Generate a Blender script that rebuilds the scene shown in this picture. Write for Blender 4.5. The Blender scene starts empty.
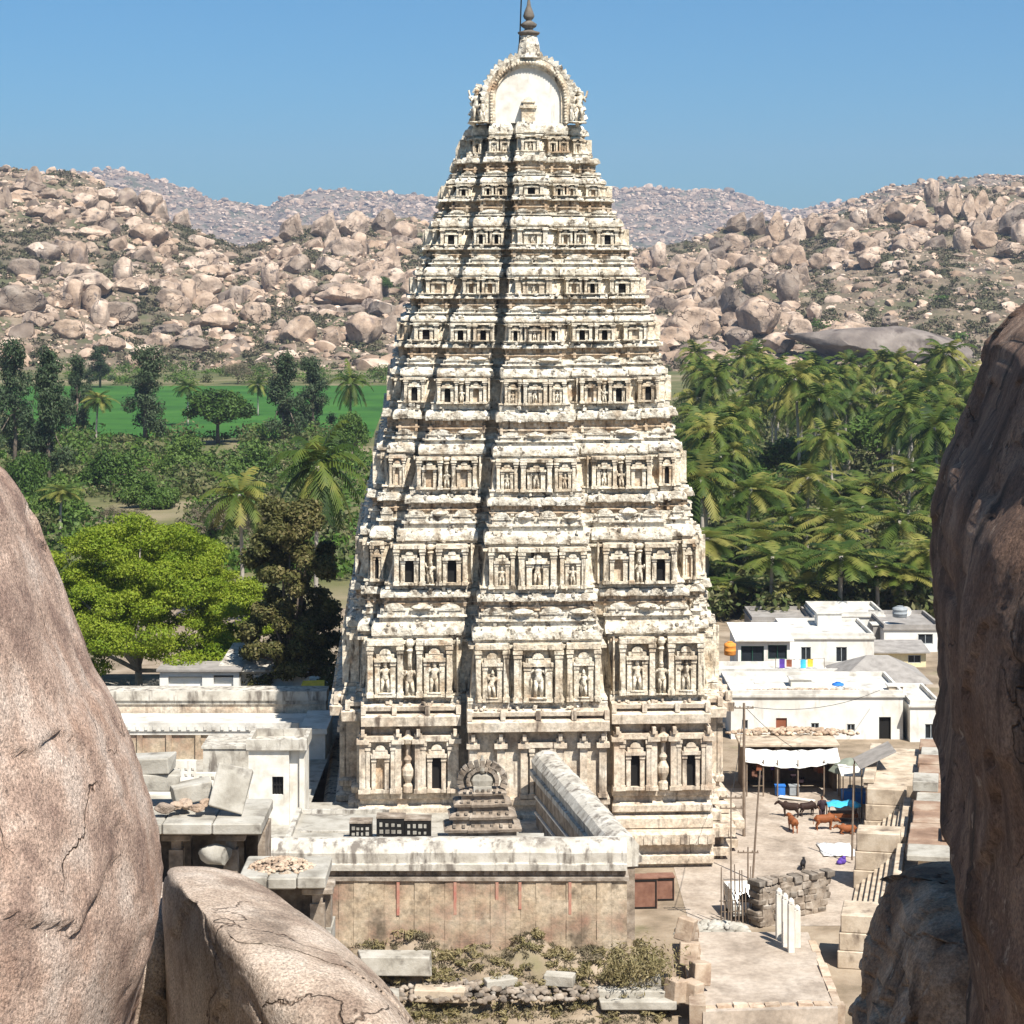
import bpy, math, random
import numpy as np
from mathutils import Vector, Matrix, noise

F = 2210.0          # focal length in pixels of the 1024 px frame
H = 34.5            # eye height above the plain
HY = 280.0          # pixel row of the horizon
R = math.radians
SC = bpy.context.scene
COL = SC.collection
rng = random.Random(11)

def P(px, py, Y): return Vector(((px - 512) * Y / F, Y, H - (py - HY) * Y / F))
def G(px, py, z=0.0):
    Y = F * (H - z) / (py - HY)
    return Vector(((px - 512) * Y / F, Y, z))

# ------------------------------------------------------------------ mesh builder
class MB:
    def __init__(s): s.v = []; s.f = []
    def add(s, vs, fs):
        o = len(s.v); s.v.extend([tuple(v) for v in vs]); s.f.extend([tuple(i + o for i in f) for f in fs])
    def box(s, x0, x1, y0, y1, z0, z1, bev=0.0):
        if bev > 0:
            b = bev
            ring = [(x0+b,y0),(x1-b,y0),(x1,y0+b),(x1,y1-b),(x1-b,y1),(x0+b,y1),(x0,y1-b),(x0,y0+b)]
            inn = [(x0+2*b,y0+b),(x1-2*b,y0+b),(x1-b,y0+2*b),(x1-b,y1-2*b),(x1-2*b,y1-b),(x0+2*b,y1-b),(x0+b,y1-2*b),(x0+b,y0+2*b)]
            s.loft([[(x,y,z0) for x,y in inn],[(x,y,z0+b) for x,y in ring],[(x,y,z1-b) for x,y in ring],[(x,y,z1) for x,y in inn]])
            return
        vs = [(x0,y0,z0),(x1,y0,z0),(x1,y1,z0),(x0,y1,z0),(x0,y0,z1),(x1,y0,z1),(x1,y1,z1),(x0,y1,z1)]
        s.add(vs, [(3,2,1,0),(4,5,6,7),(0,1,5,4),(1,2,6,5),(2,3,7,6),(3,0,4,7)])
    def obox(s, c, size, rz=0.0, tilt=(0.0, 0.0), jit=0.0, r=rng):
        m = Matrix.Translation(c) @ Matrix.Rotation(rz,4,'Z') @ Matrix.Rotation(tilt[0],4,'X') @ Matrix.Rotation(tilt[1],4,'Y')
        hx,hy,hz = size[0]/2,size[1]/2,size[2]/2
        vs = []
        for x,y,z in [(-1,-1,-1),(1,-1,-1),(1,1,-1),(-1,1,-1),(-1,-1,1),(1,-1,1),(1,1,1),(-1,1,1)]:
            j = lambda a: a*(1-jit*r.random())
            vs.append(m @ Vector((j(x*hx),j(y*hy),j(z*hz))))
        s.add(vs, [(3,2,1,0),(4,5,6,7),(0,1,5,4),(1,2,6,5),(2,3,7,6),(3,0,4,7)])
    def loft(s, loops, cap=(True, True)):
        n = len(loops[0]); o = len(s.v)
        for l in loops: s.v.extend([tuple(p) for p in l])
        for k in range(len(loops)-1):
            a, b = o+k*n, o+(k+1)*n
            for i in range(n):
                j = (i+1) % n
                s.f.append((a+i, a+j, b+j, b+i))
        if cap[0]: s.f.append(tuple(o+i for i in range(n-1,-1,-1)))
        if cap[1]: s.f.append(tuple(o+(len(loops)-1)*n+i for i in range(n)))
    def prism(s, poly, z0, z1): s.loft([[(x,y,z0) for x,y in poly],[(x,y,z1) for x,y in poly]])
    def tube(s, path, radii, n=8, flat=1.0):
        path = [Vector(p) for p in path]; loops = []; ref = Vector((0.31,0.95,0.11)).normalized()
        for i, p in enumerate(path):
            t = (path[min(i+1,len(path)-1)] - path[max(i-1,0)])
            t = t.normalized() if t.length > 1e-9 else Vector((0,0,1))
            if abs(t.dot(ref)) > 0.95: ref2 = Vector((1,0,0))
            else: ref2 = ref
            u = t.cross(ref2).normalized(); w = t.cross(u).normalized()
            r = radii[i] if hasattr(radii,'__len__') else radii
            loops.append([p + (u*math.cos(2*math.pi*k/n) + w*flat*math.sin(2*math.pi*k/n))*r for k in range(n)])
        s.loft(loops)
    def lathe(s, prof, c=(0,0,0), n=14):
        s.loft([[(c[0]+r*math.cos(2*math.pi*k/n), c[1]+r*math.sin(2*math.pi*k/n), c[2]+z) for k in range(n)] for r,z in prof])
    def ball(s, c, r, n=8, m=6):
        rx,ry,rz = r if hasattr(r,'__len__') else (r,r,r)
        s.loft([[(c[0]+rx*max(.02,math.sin(math.pi*(j)/m))*math.cos(2*math.pi*k/n), c[1]+ry*max(.02,math.sin(math.pi*j/m))*math.sin(2*math.pi*k/n),
                  c[2]-rz*math.cos(math.pi*j/m)) for k in range(n)] for j in range(m+1)])
    def xform(s, m, start=0):
        for i in range(start, len(s.v)): s.v[i] = tuple(m @ Vector(s.v[i]))
    def mesh(s, name, mat, smooth=False):
        me = bpy.data.meshes.new(name); me.from_pydata(s.v, [], s.f); me.update()
        if mat: me.materials.append(mat)
        if smooth: me.polygons.foreach_set('use_smooth', [True]*len(me.polygons))
        return me
    def build(s, name, mat, parent=None, loc=(0,0,0), smooth=False):
        return link(name, s.mesh(name, mat, smooth), parent, loc)

def link(name, me, parent=None, loc=(0,0,0)):
    o = bpy.data.objects.new(name, me); COL.objects.link(o); o.location = loc
    if parent is not None: o.parent = parent
    return o

def np_mesh(name, verts, faces, mat, smooth=False):
    verts = np.asarray(verts, dtype=np.float32); faces = np.asarray(faces, dtype=np.int32); k = faces.shape[1]
    me = bpy.data.meshes.new(name); n = len(faces)
    me.vertices.add(len(verts)); me.vertices.foreach_set('co', verts.ravel())
    me.loops.add(n*k); me.loops.foreach_set('vertex_index', faces.ravel())
    me.polygons.add(n); me.polygons.foreach_set('loop_start', np.arange(n, dtype=np.int32)*k)
    if smooth: me.polygons.foreach_set('use_smooth', np.ones(n, dtype=bool))
    me.update(calc_edges=True); me.validate()
    if mat: me.materials.append(mat)
    return me

def tag(o, label=None, cat=None, group=None, kind=None):
    if label: o['label'] = label
    if cat: o['category'] = cat
    if group: o['group'] = group
    if kind: o['kind'] = kind
    return o
def thing(name, label, cat, loc=(0,0,0), rz=0.0, group=None):
    o = bpy.data.objects.new(name, None); COL.objects.link(o); o.empty_display_size = .3
    o.location = loc; o.rotation_euler = (0,0,rz)
    return tag(o, label, cat, group)
def copy_tree(o, parent=None):
    c = o.copy(); COL.objects.link(c)
    if parent is not None: c.parent = parent
    for ch in list(o.children): copy_tree(ch, c)
    return c
ORD = 'first second third fourth fifth sixth seventh eighth ninth tenth eleventh twelfth thirteenth fourteenth fifteenth sixteenth seventeenth eighteenth nineteenth twentieth'.split()
TENS = {20:'twenty',30:'thirty',40:'forty',50:'fifty',60:'sixty'}
def ordinal(n):
    if n <= 20: return ORD[n-1]
    t, u = n//10*10, n % 10
    return TENS[t]+'-'+ORD[u-1] if u else {30:'thirtieth',40:'fortieth',50:'fiftieth',60:'sixtieth'}[t]

# ------------------------------------------------------------------ materials
def ramp(nt, stops, interp='LINEAR'):
    n = nt.nodes.new('ShaderNodeValToRGB'); e = n.color_ramp.elements; n.color_ramp.interpolation = interp
    e[0].position = stops[0][0]; e[0].color = (*stops[0][1],1) if hasattr(stops[0][1],'__len__') else (stops[0][1],)*3+(1,)
    e[1].position = stops[-1][0]; c = stops[-1][1]; e[1].color = (*c,1) if hasattr(c,'__len__') else (c,)*3+(1,)
    for p, c in stops[1:-1]:
        q = e.new(p); q.color = (*c,1) if hasattr(c,'__len__') else (c,)*3+(1,)
    return n
def mat(name, cols, scale=1.0, rough=.92, bump=.4, bscale=6.0, bdist=.05, stain=None, stain_scale=(2,2,.3), stain_lo=.52, stain_hi=.7,
        coords='pos', rand=None, rand_amt=.35, detail=8.0, spread=(.32,.68), spots=None, spot_scale=1.0, spot_t=(.6,.7), bump2=None, cracks=None, grain=None):
    m = bpy.data.materials.new(name); m.use_nodes = True; nt = m.node_tree; N = nt.nodes; L = nt.links
    bs = N['Principled BSDF']; bs.inputs['Roughness'].default_value = rough; bs.inputs['Specular IOR Level'].default_value = .25
    if coords == 'pos': src = N.new('ShaderNodeNewGeometry').outputs['Position']
    else: src = N.new('ShaderNodeTexCoord').outputs['Object']
    def noi(sc, det=detail, vec=None, rg=.6):
        n = N.new('ShaderNodeTexNoise'); n.inputs['Detail'].default_value = det; n.inputs['Roughness'].default_value = rg
        if vec is None: n.inputs['Scale'].default_value = sc; L.new(src, n.inputs['Vector'])
        else:
            mp = N.new('ShaderNodeMapping'); mp.inputs['Scale'].default_value = vec; L.new(src, mp.inputs['Vector'])
            n.inputs['Scale'].default_value = 1.0; L.new(mp.outputs[0], n.inputs['Vector'])
        return n.outputs['Fac']
    k = len(cols)
    rp = ramp(nt, [(spread[0]+(spread[1]-spread[0])*i/max(1,k-1), c) for i, c in enumerate(cols)]) if k > 1 else None
    if rp: L.new(noi(scale), rp.inputs[0]); col = rp.outputs[0]
    else:
        rgb = N.new('ShaderNodeRGB'); rgb.outputs[0].default_value = (*cols[0],1); col = rgb.outputs[0]
    def mix(fac, a, b, blend='MIX'):
        x = N.new('ShaderNodeMix'); x.data_type = 'RGBA'; x.blend_type = blend
        if isinstance(fac, float): x.inputs[0].default_value = fac
        else: L.new(fac, x.inputs[0])
        L.new(a, x.inputs[6])
        if isinstance(b, tuple): x.inputs[7].default_value = (*b,1)
        else: L.new(b, x.inputs[7])
        return x.outputs[2]
    if rand:
        if rand == 'island': rv = N.new('ShaderNodeNewGeometry').outputs['Random Per Island']
        else: rv = N.new('ShaderNodeObjectInfo').outputs['Random']
        rr = ramp(nt, [(0, (1-rand_amt,)*3), (.5,(1.0,1-rand_amt*.2,1-rand_amt*.4)), (1, (1+rand_amt*.6,1+rand_amt*.55,1+rand_amt*.5))]); L.new(rv, rr.inputs[0])
        col = mix(1.0, col, rr.outputs[0], 'MULTIPLY')
    if stain:
        st = ramp(nt, [(stain_lo, 0.0), (stain_hi, 1.0)]); L.new(noi(1, 6.0, stain_scale), st.inputs[0])
        col = mix(st.outputs[0], col, stain)
    if spots:
        sp = ramp(nt, [(spot_t[0], 0.0), (spot_t[1], 1.0)]); L.new(noi(spot_scale, 4.0), sp.inputs[0])
        col = mix(sp.outputs[0], col, spots)
    if grain:
        gr = ramp(nt, [(.34,(grain[1],)*3),(.66,(grain[2],)*3)]); L.new(noi(grain[0],3.0,rg=.75), gr.inputs[0]); col = mix(1.0, col, gr.outputs[0], 'MULTIPLY')
    hgt = noi(bscale, 10.0, rg=.65)
    if bump2:
        a = N.new('ShaderNodeMath'); a.operation = 'MULTIPLY_ADD'; L.new(noi(bump2[0], 3.0), a.inputs[0]); a.inputs[1].default_value = bump2[1]; L.new(hgt, a.inputs[2]); hgt = a.outputs[0]
    if cracks:
        vo = N.new('ShaderNodeTexVoronoi'); vo.feature = 'DISTANCE_TO_EDGE'; vo.inputs['Scale'].default_value = cracks[0]
        wv = N.new('ShaderNodeVectorMath'); wv.operation = 'MULTIPLY_ADD'
        nn = N.new('ShaderNodeTexNoise'); nn.inputs['Scale'].default_value = cracks[0]*2.5; nn.inputs['Detail'].default_value = 5; L.new(src, nn.inputs['Vector'])
        L.new(nn.outputs['Color'], wv.inputs[0]); wv.inputs[1].default_value = (.9/cracks[0],)*3; L.new(src, wv.inputs[2]); L.new(wv.outputs[0], vo.inputs['Vector'])
        cr = ramp(nt, [(0.0, 0.0), (cracks[1], 1.0)]); L.new(vo.outputs['Distance'], cr.inputs[0])
        ms = ramp(nt, [(.5, 1.0), (.58, 0.0)]); L.new(noi(cracks[0]*.7, 2.0), ms.inputs[0])
        mx = N.new('ShaderNodeMath'); mx.operation = 'MAXIMUM'; L.new(cr.outputs[0], mx.inputs[0]); L.new(ms.outputs[0], mx.inputs[1])
        ck = ramp(nt, [(0.0,(.35,.3,.27)),(.8,(1,1,1))]); L.new(mx.outputs[0], ck.inputs[0]); col = mix(1.0, col, ck.outputs[0], 'MULTIPLY')
        a = N.new('ShaderNodeMath'); a.operation = 'MULTIPLY_ADD'; L.new(mx.outputs[0], a.inputs[0]); a.inputs[1].default_value = cracks[2]; L.new(hgt, a.inputs[2]); hgt = a.outputs[0]
    L.new(col, bs.inputs['Base Color'])
    if bump:
        bp = N.new('ShaderNodeBump'); bp.inputs['Strength'].default_value = bump; bp.inputs['Distance'].default_value = bdist
        L.new(hgt, bp.inputs['Height']); L.new(bp.outputs[0], bs.inputs['Normal'])
    return m
def leafmat(name, cols, trans=.3, rand='island', scale=.25):
    m = bpy.data.materials.new(name); m.use_nodes = True; nt = m.node_tree; N = nt.nodes; L = nt.links
    bs = N['Principled BSDF']; bs.inputs['Roughness'].default_value = .6; bs.inputs['Specular IOR Level'].default_value = .25
    g = N.new('ShaderNodeNewGeometry'); n = N.new('ShaderNodeTexNoise'); n.inputs['Scale'].default_value = scale; n.inputs['Detail'].default_value = 3
    L.new(g.outputs['Position'], n.inputs['Vector'])
    ad = N.new('ShaderNodeMath'); ad.operation = 'MULTIPLY_ADD'; L.new(g.outputs['Random Per Island'], ad.inputs[0]); ad.inputs[1].default_value = .55
    sb = N.new('ShaderNodeMath'); sb.operation = 'MULTIPLY_ADD'; L.new(n.outputs['Fac'], sb.inputs[0]); sb.inputs[1].default_value = 1.1; sb.inputs[2].default_value = -.32
    oi = N.new('ShaderNodeObjectInfo'); ob = N.new('ShaderNodeMath'); ob.operation = 'MULTIPLY_ADD'; L.new(oi.outputs['Random'], ob.inputs[0]); ob.inputs[1].default_value = .3; L.new(sb.outputs[0], ob.inputs[2])
    L.new(ob.outputs[0], ad.inputs[2])
    rp = ramp(nt, [(i/max(1,len(cols)-1), c) for i, c in enumerate(cols)]); L.new(ad.outputs[0], rp.inputs[0])
    L.new(rp.outputs[0], bs.inputs['Base Color'])
    tr = N.new('ShaderNodeBsdfTranslucent'); L.new(rp.outputs[0], tr.inputs['Color'])
    mx = N.new('ShaderNodeMixShader'); mx.inputs[0].default_value = trans; L.new(bs.outputs[0], mx.inputs[1]); L.new(tr.outputs[0], mx.inputs[2])
    L.new(mx.outputs[0], N['Material Output'].inputs['Surface'])
    return m
def flat(name, c, rough=.7, metal=0.0, bump=0.0): 
    m = mat(name, [tuple(x*.82 for x in c), c, tuple(min(1,x*1.12) for x in c)], scale=3.0, rough=rough, bump=bump or .1, bscale=20, bdist=.01)
    m.node_tree.nodes['Principled BSDF'].inputs['Metallic'].default_value = metal
    return m

M = {}
M['stucco'] = mat('lime_stucco', [(.46,.35,.235),(.75,.65,.50),(.83,.76,.63)], scale=.8, bump=.8, bscale=5, bdist=.12, stain=(.13,.10,.07), stain_scale=(2.6,2.6,.45), stain_lo=.55, stain_hi=.65, spots=(.46,.30,.18), spot_scale=.5, spot_t=(.62,.72), bump2=(1.6,.8), grain=(3.6,.55,1.2))  # grain mottles the tone to suggest the light and dark of carving
M['ledge'] = mat('weathered_ledge', [(.36,.29,.21),(.72,.65,.53),(.81,.76,.66)], scale=1.3, bump=.9, bscale=4, bdist=.15, stain=(.15,.12,.09), stain_scale=(2.2,2.2,1.8), stain_lo=.555, stain_hi=.65, bump2=(1.2,1.0), grain=(3.2,.6,1.18))
M['brick'] = mat('ochre_frieze', [(.42,.28,.17),(.60,.46,.32),(.70,.60,.47)], scale=1.0, bump=.6, bscale=5, bdist=.08, stain=(.12,.09,.07), stain_scale=(2,2,.5), stain_lo=.55, stain_hi=.66, grain=(3.5,.55,1.2))
M['granite'] = mat('dressed_granite', [(.45,.34,.245),(.63,.53,.41),(.72,.64,.53)], scale=.7, bump=.5, bscale=7, bdist=.05, stain=(.17,.13,.10), stain_scale=(1.6,1.6,.25), stain_lo=.56, stain_hi=.68, grain=(3.5,.62,1.18))
M['plaster'] = mat('white_plaster', [(.54,.49,.41),(.67,.63,.56),(.74,.71,.65)], scale=1.2, bump=.3, bscale=9, bdist=.03, stain=(.35,.31,.26), stain_scale=(2,2,.3), stain_lo=.6, stain_hi=.78)
M['limewash'] = mat('streaked_limewash', [(.30,.265,.22),(.50,.46,.39),(.62,.58,.51)], scale=1.0, bump=.5, bscale=6, bdist=.05, stain=(.18,.155,.13), stain_scale=(2.2,2.2,.5), stain_lo=.50, stain_hi=.64, bump2=(1.2,.8))
M['dark'] = flat('near_black', (.012,.011,.010))  # near-black; paints shade into niche backs, also colours windows, doors and hair
M['metal_dark'] = flat('dark_iron', (.03,.028,.026), .5, .6)
M['rock_near'] = mat('pink_granite_near', [(.27,.18,.14),(.46,.325,.25),(.56,.44,.36)], scale=2.3, spread=(.36,.62), bump=1.0, bscale=34, bdist=.022, stain=(.40,.24,.165), stain_scale=(1.2,1.2,1.2), stain_lo=.55, stain_hi=.75, bump2=(2.2,1.2), spots=(.19,.14,.115), spot_scale=30, spot_t=(.58,.70), cracks=(.8,.012,1.2), grain=(62,.5,1.4))
M['rock_grey'] = mat('grey_tan_granite_near', [(.26,.19,.145),(.44,.345,.27),(.54,.445,.365)], scale=2.2, spread=(.36,.62), bump=1.0, bscale=30, bdist=.022, stain=(.17,.13,.10), stain_scale=(1.2,1.2,.9), stain_lo=.57, stain_hi=.72, bump2=(2.2,1.0), spots=(.22,.18,.15), spot_scale=22, spot_t=(.62,.74), cracks=(.8,.012,1.0), grain=(58,.5,1.4))
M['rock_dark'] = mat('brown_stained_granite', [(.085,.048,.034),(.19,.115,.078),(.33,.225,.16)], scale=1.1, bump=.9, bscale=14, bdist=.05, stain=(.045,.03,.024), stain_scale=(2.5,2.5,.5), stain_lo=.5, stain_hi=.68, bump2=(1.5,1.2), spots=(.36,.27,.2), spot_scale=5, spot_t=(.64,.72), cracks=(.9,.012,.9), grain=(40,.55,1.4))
M['boulder'] = mat('hill_granite', [(.20,.15,.115),(.40,.31,.24),(.56,.46,.375)], scale=.16, bump=.9, bscale=.9, bdist=.6, rand='object', rand_amt=.42, stain=(.22,.165,.135), stain_scale=(.18,.18,.05), stain_lo=.55, stain_hi=.68, spots=(.13,.105,.09), spot_scale=.3, spot_t=(.60,.68), cracks=(.13,.03,2.0))
M['boulder_grey'] = mat('grey_sheet_rock', [(.13,.105,.09),(.20,.165,.14),(.29,.245,.21)], scale=.1, bump=.6, bscale=.9, bdist=.4, stain=(.09,.07,.06), stain_scale=(.15,.15,.05), stain_lo=.5, stain_hi=.65)
M['boulder_mass'] = mat('hill_granite_mass', [(.19,.145,.115),(.39,.305,.24),(.56,.46,.38)], scale=.12, bump=.7, bscale=1.0, bdist=.4, rand='island', rand_amt=.6, spots=(.14,.11,.09), spot_scale=.3, spot_t=(.64,.72))
M['hill'] = mat('hill_soil_and_rock', [(.095,.085,.055),(.18,.14,.095),(.30,.235,.17)], scale=.05, bump=.8, bscale=.25, bdist=2.0, spots=(.105,.105,.055), spot_scale=.045, spot_t=(.52,.60), detail=10)
M['far_hill'] = mat('far_hill_rock', [(.15,.125,.09),(.27,.21,.165),(.37,.30,.25)], scale=.02, bump=1.0, bscale=.06, bdist=8.0, spots=(.10,.10,.06), spot_scale=.02, spot_t=(.5,.58), detail=12, spread=(.4,.6))
M['ground'] = mat('dry_ground', [(.20,.155,.105),(.34,.27,.19),(.44,.36,.27)], scale=.12, bump=.5, bscale=2.0, bdist=.1, spots=(.10,.10,.045), spot_scale=.08, spot_t=(.56,.66), detail=10)
M['street'] = mat('sandy_street', [(.30,.24,.185),(.42,.345,.275),(.50,.425,.35)], scale=.35, bump=.3, bscale=4.0, bdist=.03, stain=(.22,.175,.135), stain_scale=(.5,.25,.5), stain_lo=.5, stain_hi=.72, grain=(3.0,.8,1.12))
M['field'] = mat('rice_field', [(.02,.075,.008),(.032,.11,.011),(.05,.14,.016)], scale=.05, bump=.3, bscale=3.0, bdist=.1)
M['soil'] = mat('plain_soil', [(.05,.075,.022),(.13,.125,.05),(.28,.22,.14)], scale=.03, bump=.4, bscale=1.5, bdist=.2, detail=10)
M['cow_brown'] = flat('chestnut_hide', (.23,.075,.025)); M['cow_dark'] = flat('dark_brown_hide', (.035,.018,.012)); M['cow_black'] = flat('black_hide', (.012,.011,.012))
M['skin'] = flat('brown_skin', (.16,.085,.05)); M['purple'] = flat('violet_cloth', (.10,.05,.30)); M['darkcloth'] = flat('dark_cloth', (.035,.02,.025))
M['blue'] = flat('sky_blue_tarp', (.06,.45,.68)); M['bluetank'] = flat('blue_plastic', (.03,.17,.55)); M['yellow'] = flat('yellow_plastic', (.75,.5,.06)); M['orange'] = flat('orange_plastic', (.75,.28,.05))
M['awning'] = flat('white_canvas', (.80,.78,.74)); M['wood'] = mat('grey_timber', [(.14,.10,.07),(.26,.2,.15)], scale=2, bump=.4, bscale=10, bdist=.02); M['door'] = flat('red_brown_door', (.25,.085,.045))
M['rust'] = mat('rusty_sheet', [(.16,.075,.05),(.27,.14,.095)], scale=2, bump=.3, bscale=12, bdist=.01); M['tin'] = mat('grey_roof_sheet', [(.22,.20,.18),(.36,.33,.30)], scale=1.2, bump=.4, bscale=6, bdist=.04)
M['green'] = flat('dark_green_paint', (.015,.07,.045)); M['cream'] = flat('cream_plaster', (.72,.62,.38)); M['white'] = mat('whitewashed_wall', [(.60,.57,.50),(.71,.69,.64),(.75,.74,.70)], scale=.6, bump=.25, bscale=6, bdist=.03, stain=(.46,.40,.33), stain_scale=(1.2,1.2,.3), stain_lo=.56, stain_hi=.75); M['glass'] = flat('dark_glass', (.02,.025,.03), .15)
M['greyplastic'] = flat('grey_plastic', (.3,.32,.33)); M['umbrella'] = flat('grey_green_cloth', (.22,.24,.19))
M['roofwash'] = mat('pale_roof_plaster', [(.46,.43,.38),(.62,.59,.53),(.72,.69,.64)], scale=.6, bump=.3, bscale=6, bdist=.03, stain=(.34,.31,.27), stain_scale=(.8,.8,.8), stain_lo=.52, stain_hi=.7)
M['ledge_rock'] = mat('tan_brown_rock', [(.24,.14,.085),(.46,.30,.19),(.62,.46,.33)], scale=1.2, bump=.9, bscale=16, bdist=.04, stain=(.10,.065,.045), stain_scale=(2.0,2.0,.9), stain_lo=.5, stain_hi=.68, bump2=(2.0,1.2), spots=(.46,.40,.33), spot_scale=4, spot_t=(.62,.70), grain=(34,.6,1.3))
M['slab'] = mat('grey_stone_slab', [(.24,.215,.175),(.38,.35,.295),(.47,.44,.385)], scale=.9, bump=.5, bscale=7, bdist=.05, stain=(.17,.15,.125), stain_scale=(1,1,1), stain_lo=.56, stain_hi=.7)
M['rubble'] = mat('tan_rubble', [(.28,.2,.145),(.45,.35,.26),(.56,.47,.37)], scale=1.5, bump=.6, bscale=6, bdist=.05, rand='island', rand_amt=.3)
M['masonry'] = mat('dark_masonry', [(.12,.10,.08),(.25,.21,.17),(.40,.36,.31)], scale=1.6, bump=.7, bscale=6, bdist=.05, rand='island', rand_amt=.35)
M['bazaar'] = mat('bazaar_stone', [(.30,.23,.165),(.47,.38,.28),(.60,.51,.40)], scale=.9, bump=.5, bscale=6, bdist=.05, stain=(.16,.12,.09), stain_scale=(1.2,1.2,.8), stain_lo=.56, stain_hi=.72)
M['brownroof'] = mat('brown_stone_roof', [(.17,.105,.07),(.29,.19,.13),(.45,.36,.27)], scale=.5, bump=.5, bscale=5, bdist=.06)
M['ochre'] = mat('ochre_wall', [(.36,.26,.175),(.46,.36,.25),(.52,.43,.32)], scale=.7, bump=.5, bscale=5, bdist=.06, stain=(.29,.17,.12), stain_scale=(.5,.5,.5), stain_lo=.47, stain_hi=.66, spots=(.17,.13,.09), spot_scale=.6, spot_t=(.55,.68), grain=(4.0,.62,1.15))
M['redpaint'] = mat('faded_red_paint', [(.42,.27,.19),(.40,.13,.10)], scale=2.0, bump=.2, bscale=6)
M['bark'] = mat('bark', [(.10,.075,.055),(.21,.165,.125)], scale=3, bump=.6, bscale=8, bdist=.05)
M['palebark'] = mat('pale_bark', [(.28,.24,.2),(.42,.38,.32)], scale=2, bump=.5, bscale=8, bdist=.04)
M['leaf_bright'] = leafmat('bright_green_leaves', [(.055,.10,.006),(.115,.185,.010),(.185,.255,.016),(.27,.32,.03)], .35, scale=.3)
M['leaf_dark'] = leafmat('dark_green_leaves', [(.02,.036,.009),(.045,.07,.018),(.085,.11,.03),(.17,.16,.07)], .25, scale=.35)
M['leaf_olive'] = leafmat('olive_brown_leaves', [(.04,.048,.012),(.085,.092,.026),(.15,.14,.045),(.30,.24,.11)], .35, scale=.35)
M['leaf_cas'] = leafmat('grey_green_needles', [(.016,.032,.013),(.032,.055,.022),(.055,.085,.035),(.085,.11,.05)], .2, scale=.2)
M['leaf_mid'] = leafmat('mid_green_leaves', [(.016,.036,.008),(.035,.075,.012),(.065,.12,.018),(.12,.18,.035)], .25, scale=.2)
M['leaf_lush'] = leafmat('lush_leaves', [(.022,.055,.008),(.05,.11,.012),(.09,.165,.02),(.16,.22,.04)], .3, scale=.15)
M['leaf_dry'] = leafmat('dry_twigs', [(.05,.04,.025),(.10,.085,.05),(.16,.13,.08),(.2,.17,.1)], .15, scale=.2)
M['leaf_scrub'] = leafmat('scrub_leaves', [(.022,.026,.013),(.045,.05,.022),(.08,.08,.036),(.13,.12,.06)], .15, scale=.05)
M['frond'] = leafmat('palm_fronds', [(.007,.018,.005),(.02,.044,.007),(.048,.086,.013),(.11,.15,.024),(.27,.25,.06)], .35, scale=.35)
M['weed'] = leafmat('dry_weeds', [(.07,.075,.025),(.15,.13,.055),(.24,.195,.09),(.33,.27,.15)], .2, scale=.8)
# ================================================================== the temple tower
TX, TY, TROT = .62, 145.0, R(3.0)
_py = [120,145,190,245,300,340,400,480,570,660,760,870]
_h0 = [11,12,16,20,25,28,33,43,52,66,68,69]
_h1 = [35,40,48,59,73,85,99,120,144,169,174,176]
_h2 = [50,56,74,95,112,122,132,147,167,175,179,181]
_h3 = [54,61,81,101,119,131,141,156,175,187,192,194]
class Lev: pass
def lev(py):
    L = Lev(); I = lambda a: float(np.interp(py, _py, a))
    h2 = I(_h2); L.Y = (130+10.76)/(1+h2/F); k = L.Y/F
    L.h = [I(_h0)*k, I(_h1)*k, h2*k, I(_h3)*k]
    L.y = L.Y-TY; s = L.h[2]/10.8
    L.pc = 1.25+.75*s; L.pw = 1.15+.5*s; L.po = 1.8+1.7*s
    L.deep = py > 600
    L.z = lambda y: H-(y-HY)*L.Y/F
    return L
SLOTS = (4,8,12,16)
def outline(L, e=0.0):
    h0,h1,h2,h3 = L.h; yc,ym,yw,yo = L.y-L.pc, L.y, L.y+L.pw, L.y+L.po; g = min(e*.75,.17)
    w1 = min(.66,max(.42,.2*(h1-h0))); w2 = min(.55,.35*(h2-h1)); w2 = max(w2,.12)
    def half(d1,d2): return [(h0+g,yc-e),(h0+g,ym+d1-g),(h0+w1-g,ym+d1-g),(h0+w1-g,ym-e),(h1+g,ym-e),(h1+g,yw+d2-g),(h1+w2-g,yw+d2-g),(h1+w2-g,yw-e),(h2+e,yw-e),(h2+e,yo-e),(h3+e,yo-e)]
    l, r = half(.5,.28), half(.9 if L.deep else .12,.8 if L.deep else .12)
    fr = [(-x,y) for x,y in reversed(l)] + r
    return fr + [(-x,-y) for x,y in fr]
def shell(b, rings):
    b.loft([[(x,y,z) for x,y in outline(L,e)] for L,e,z in rings])
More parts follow.
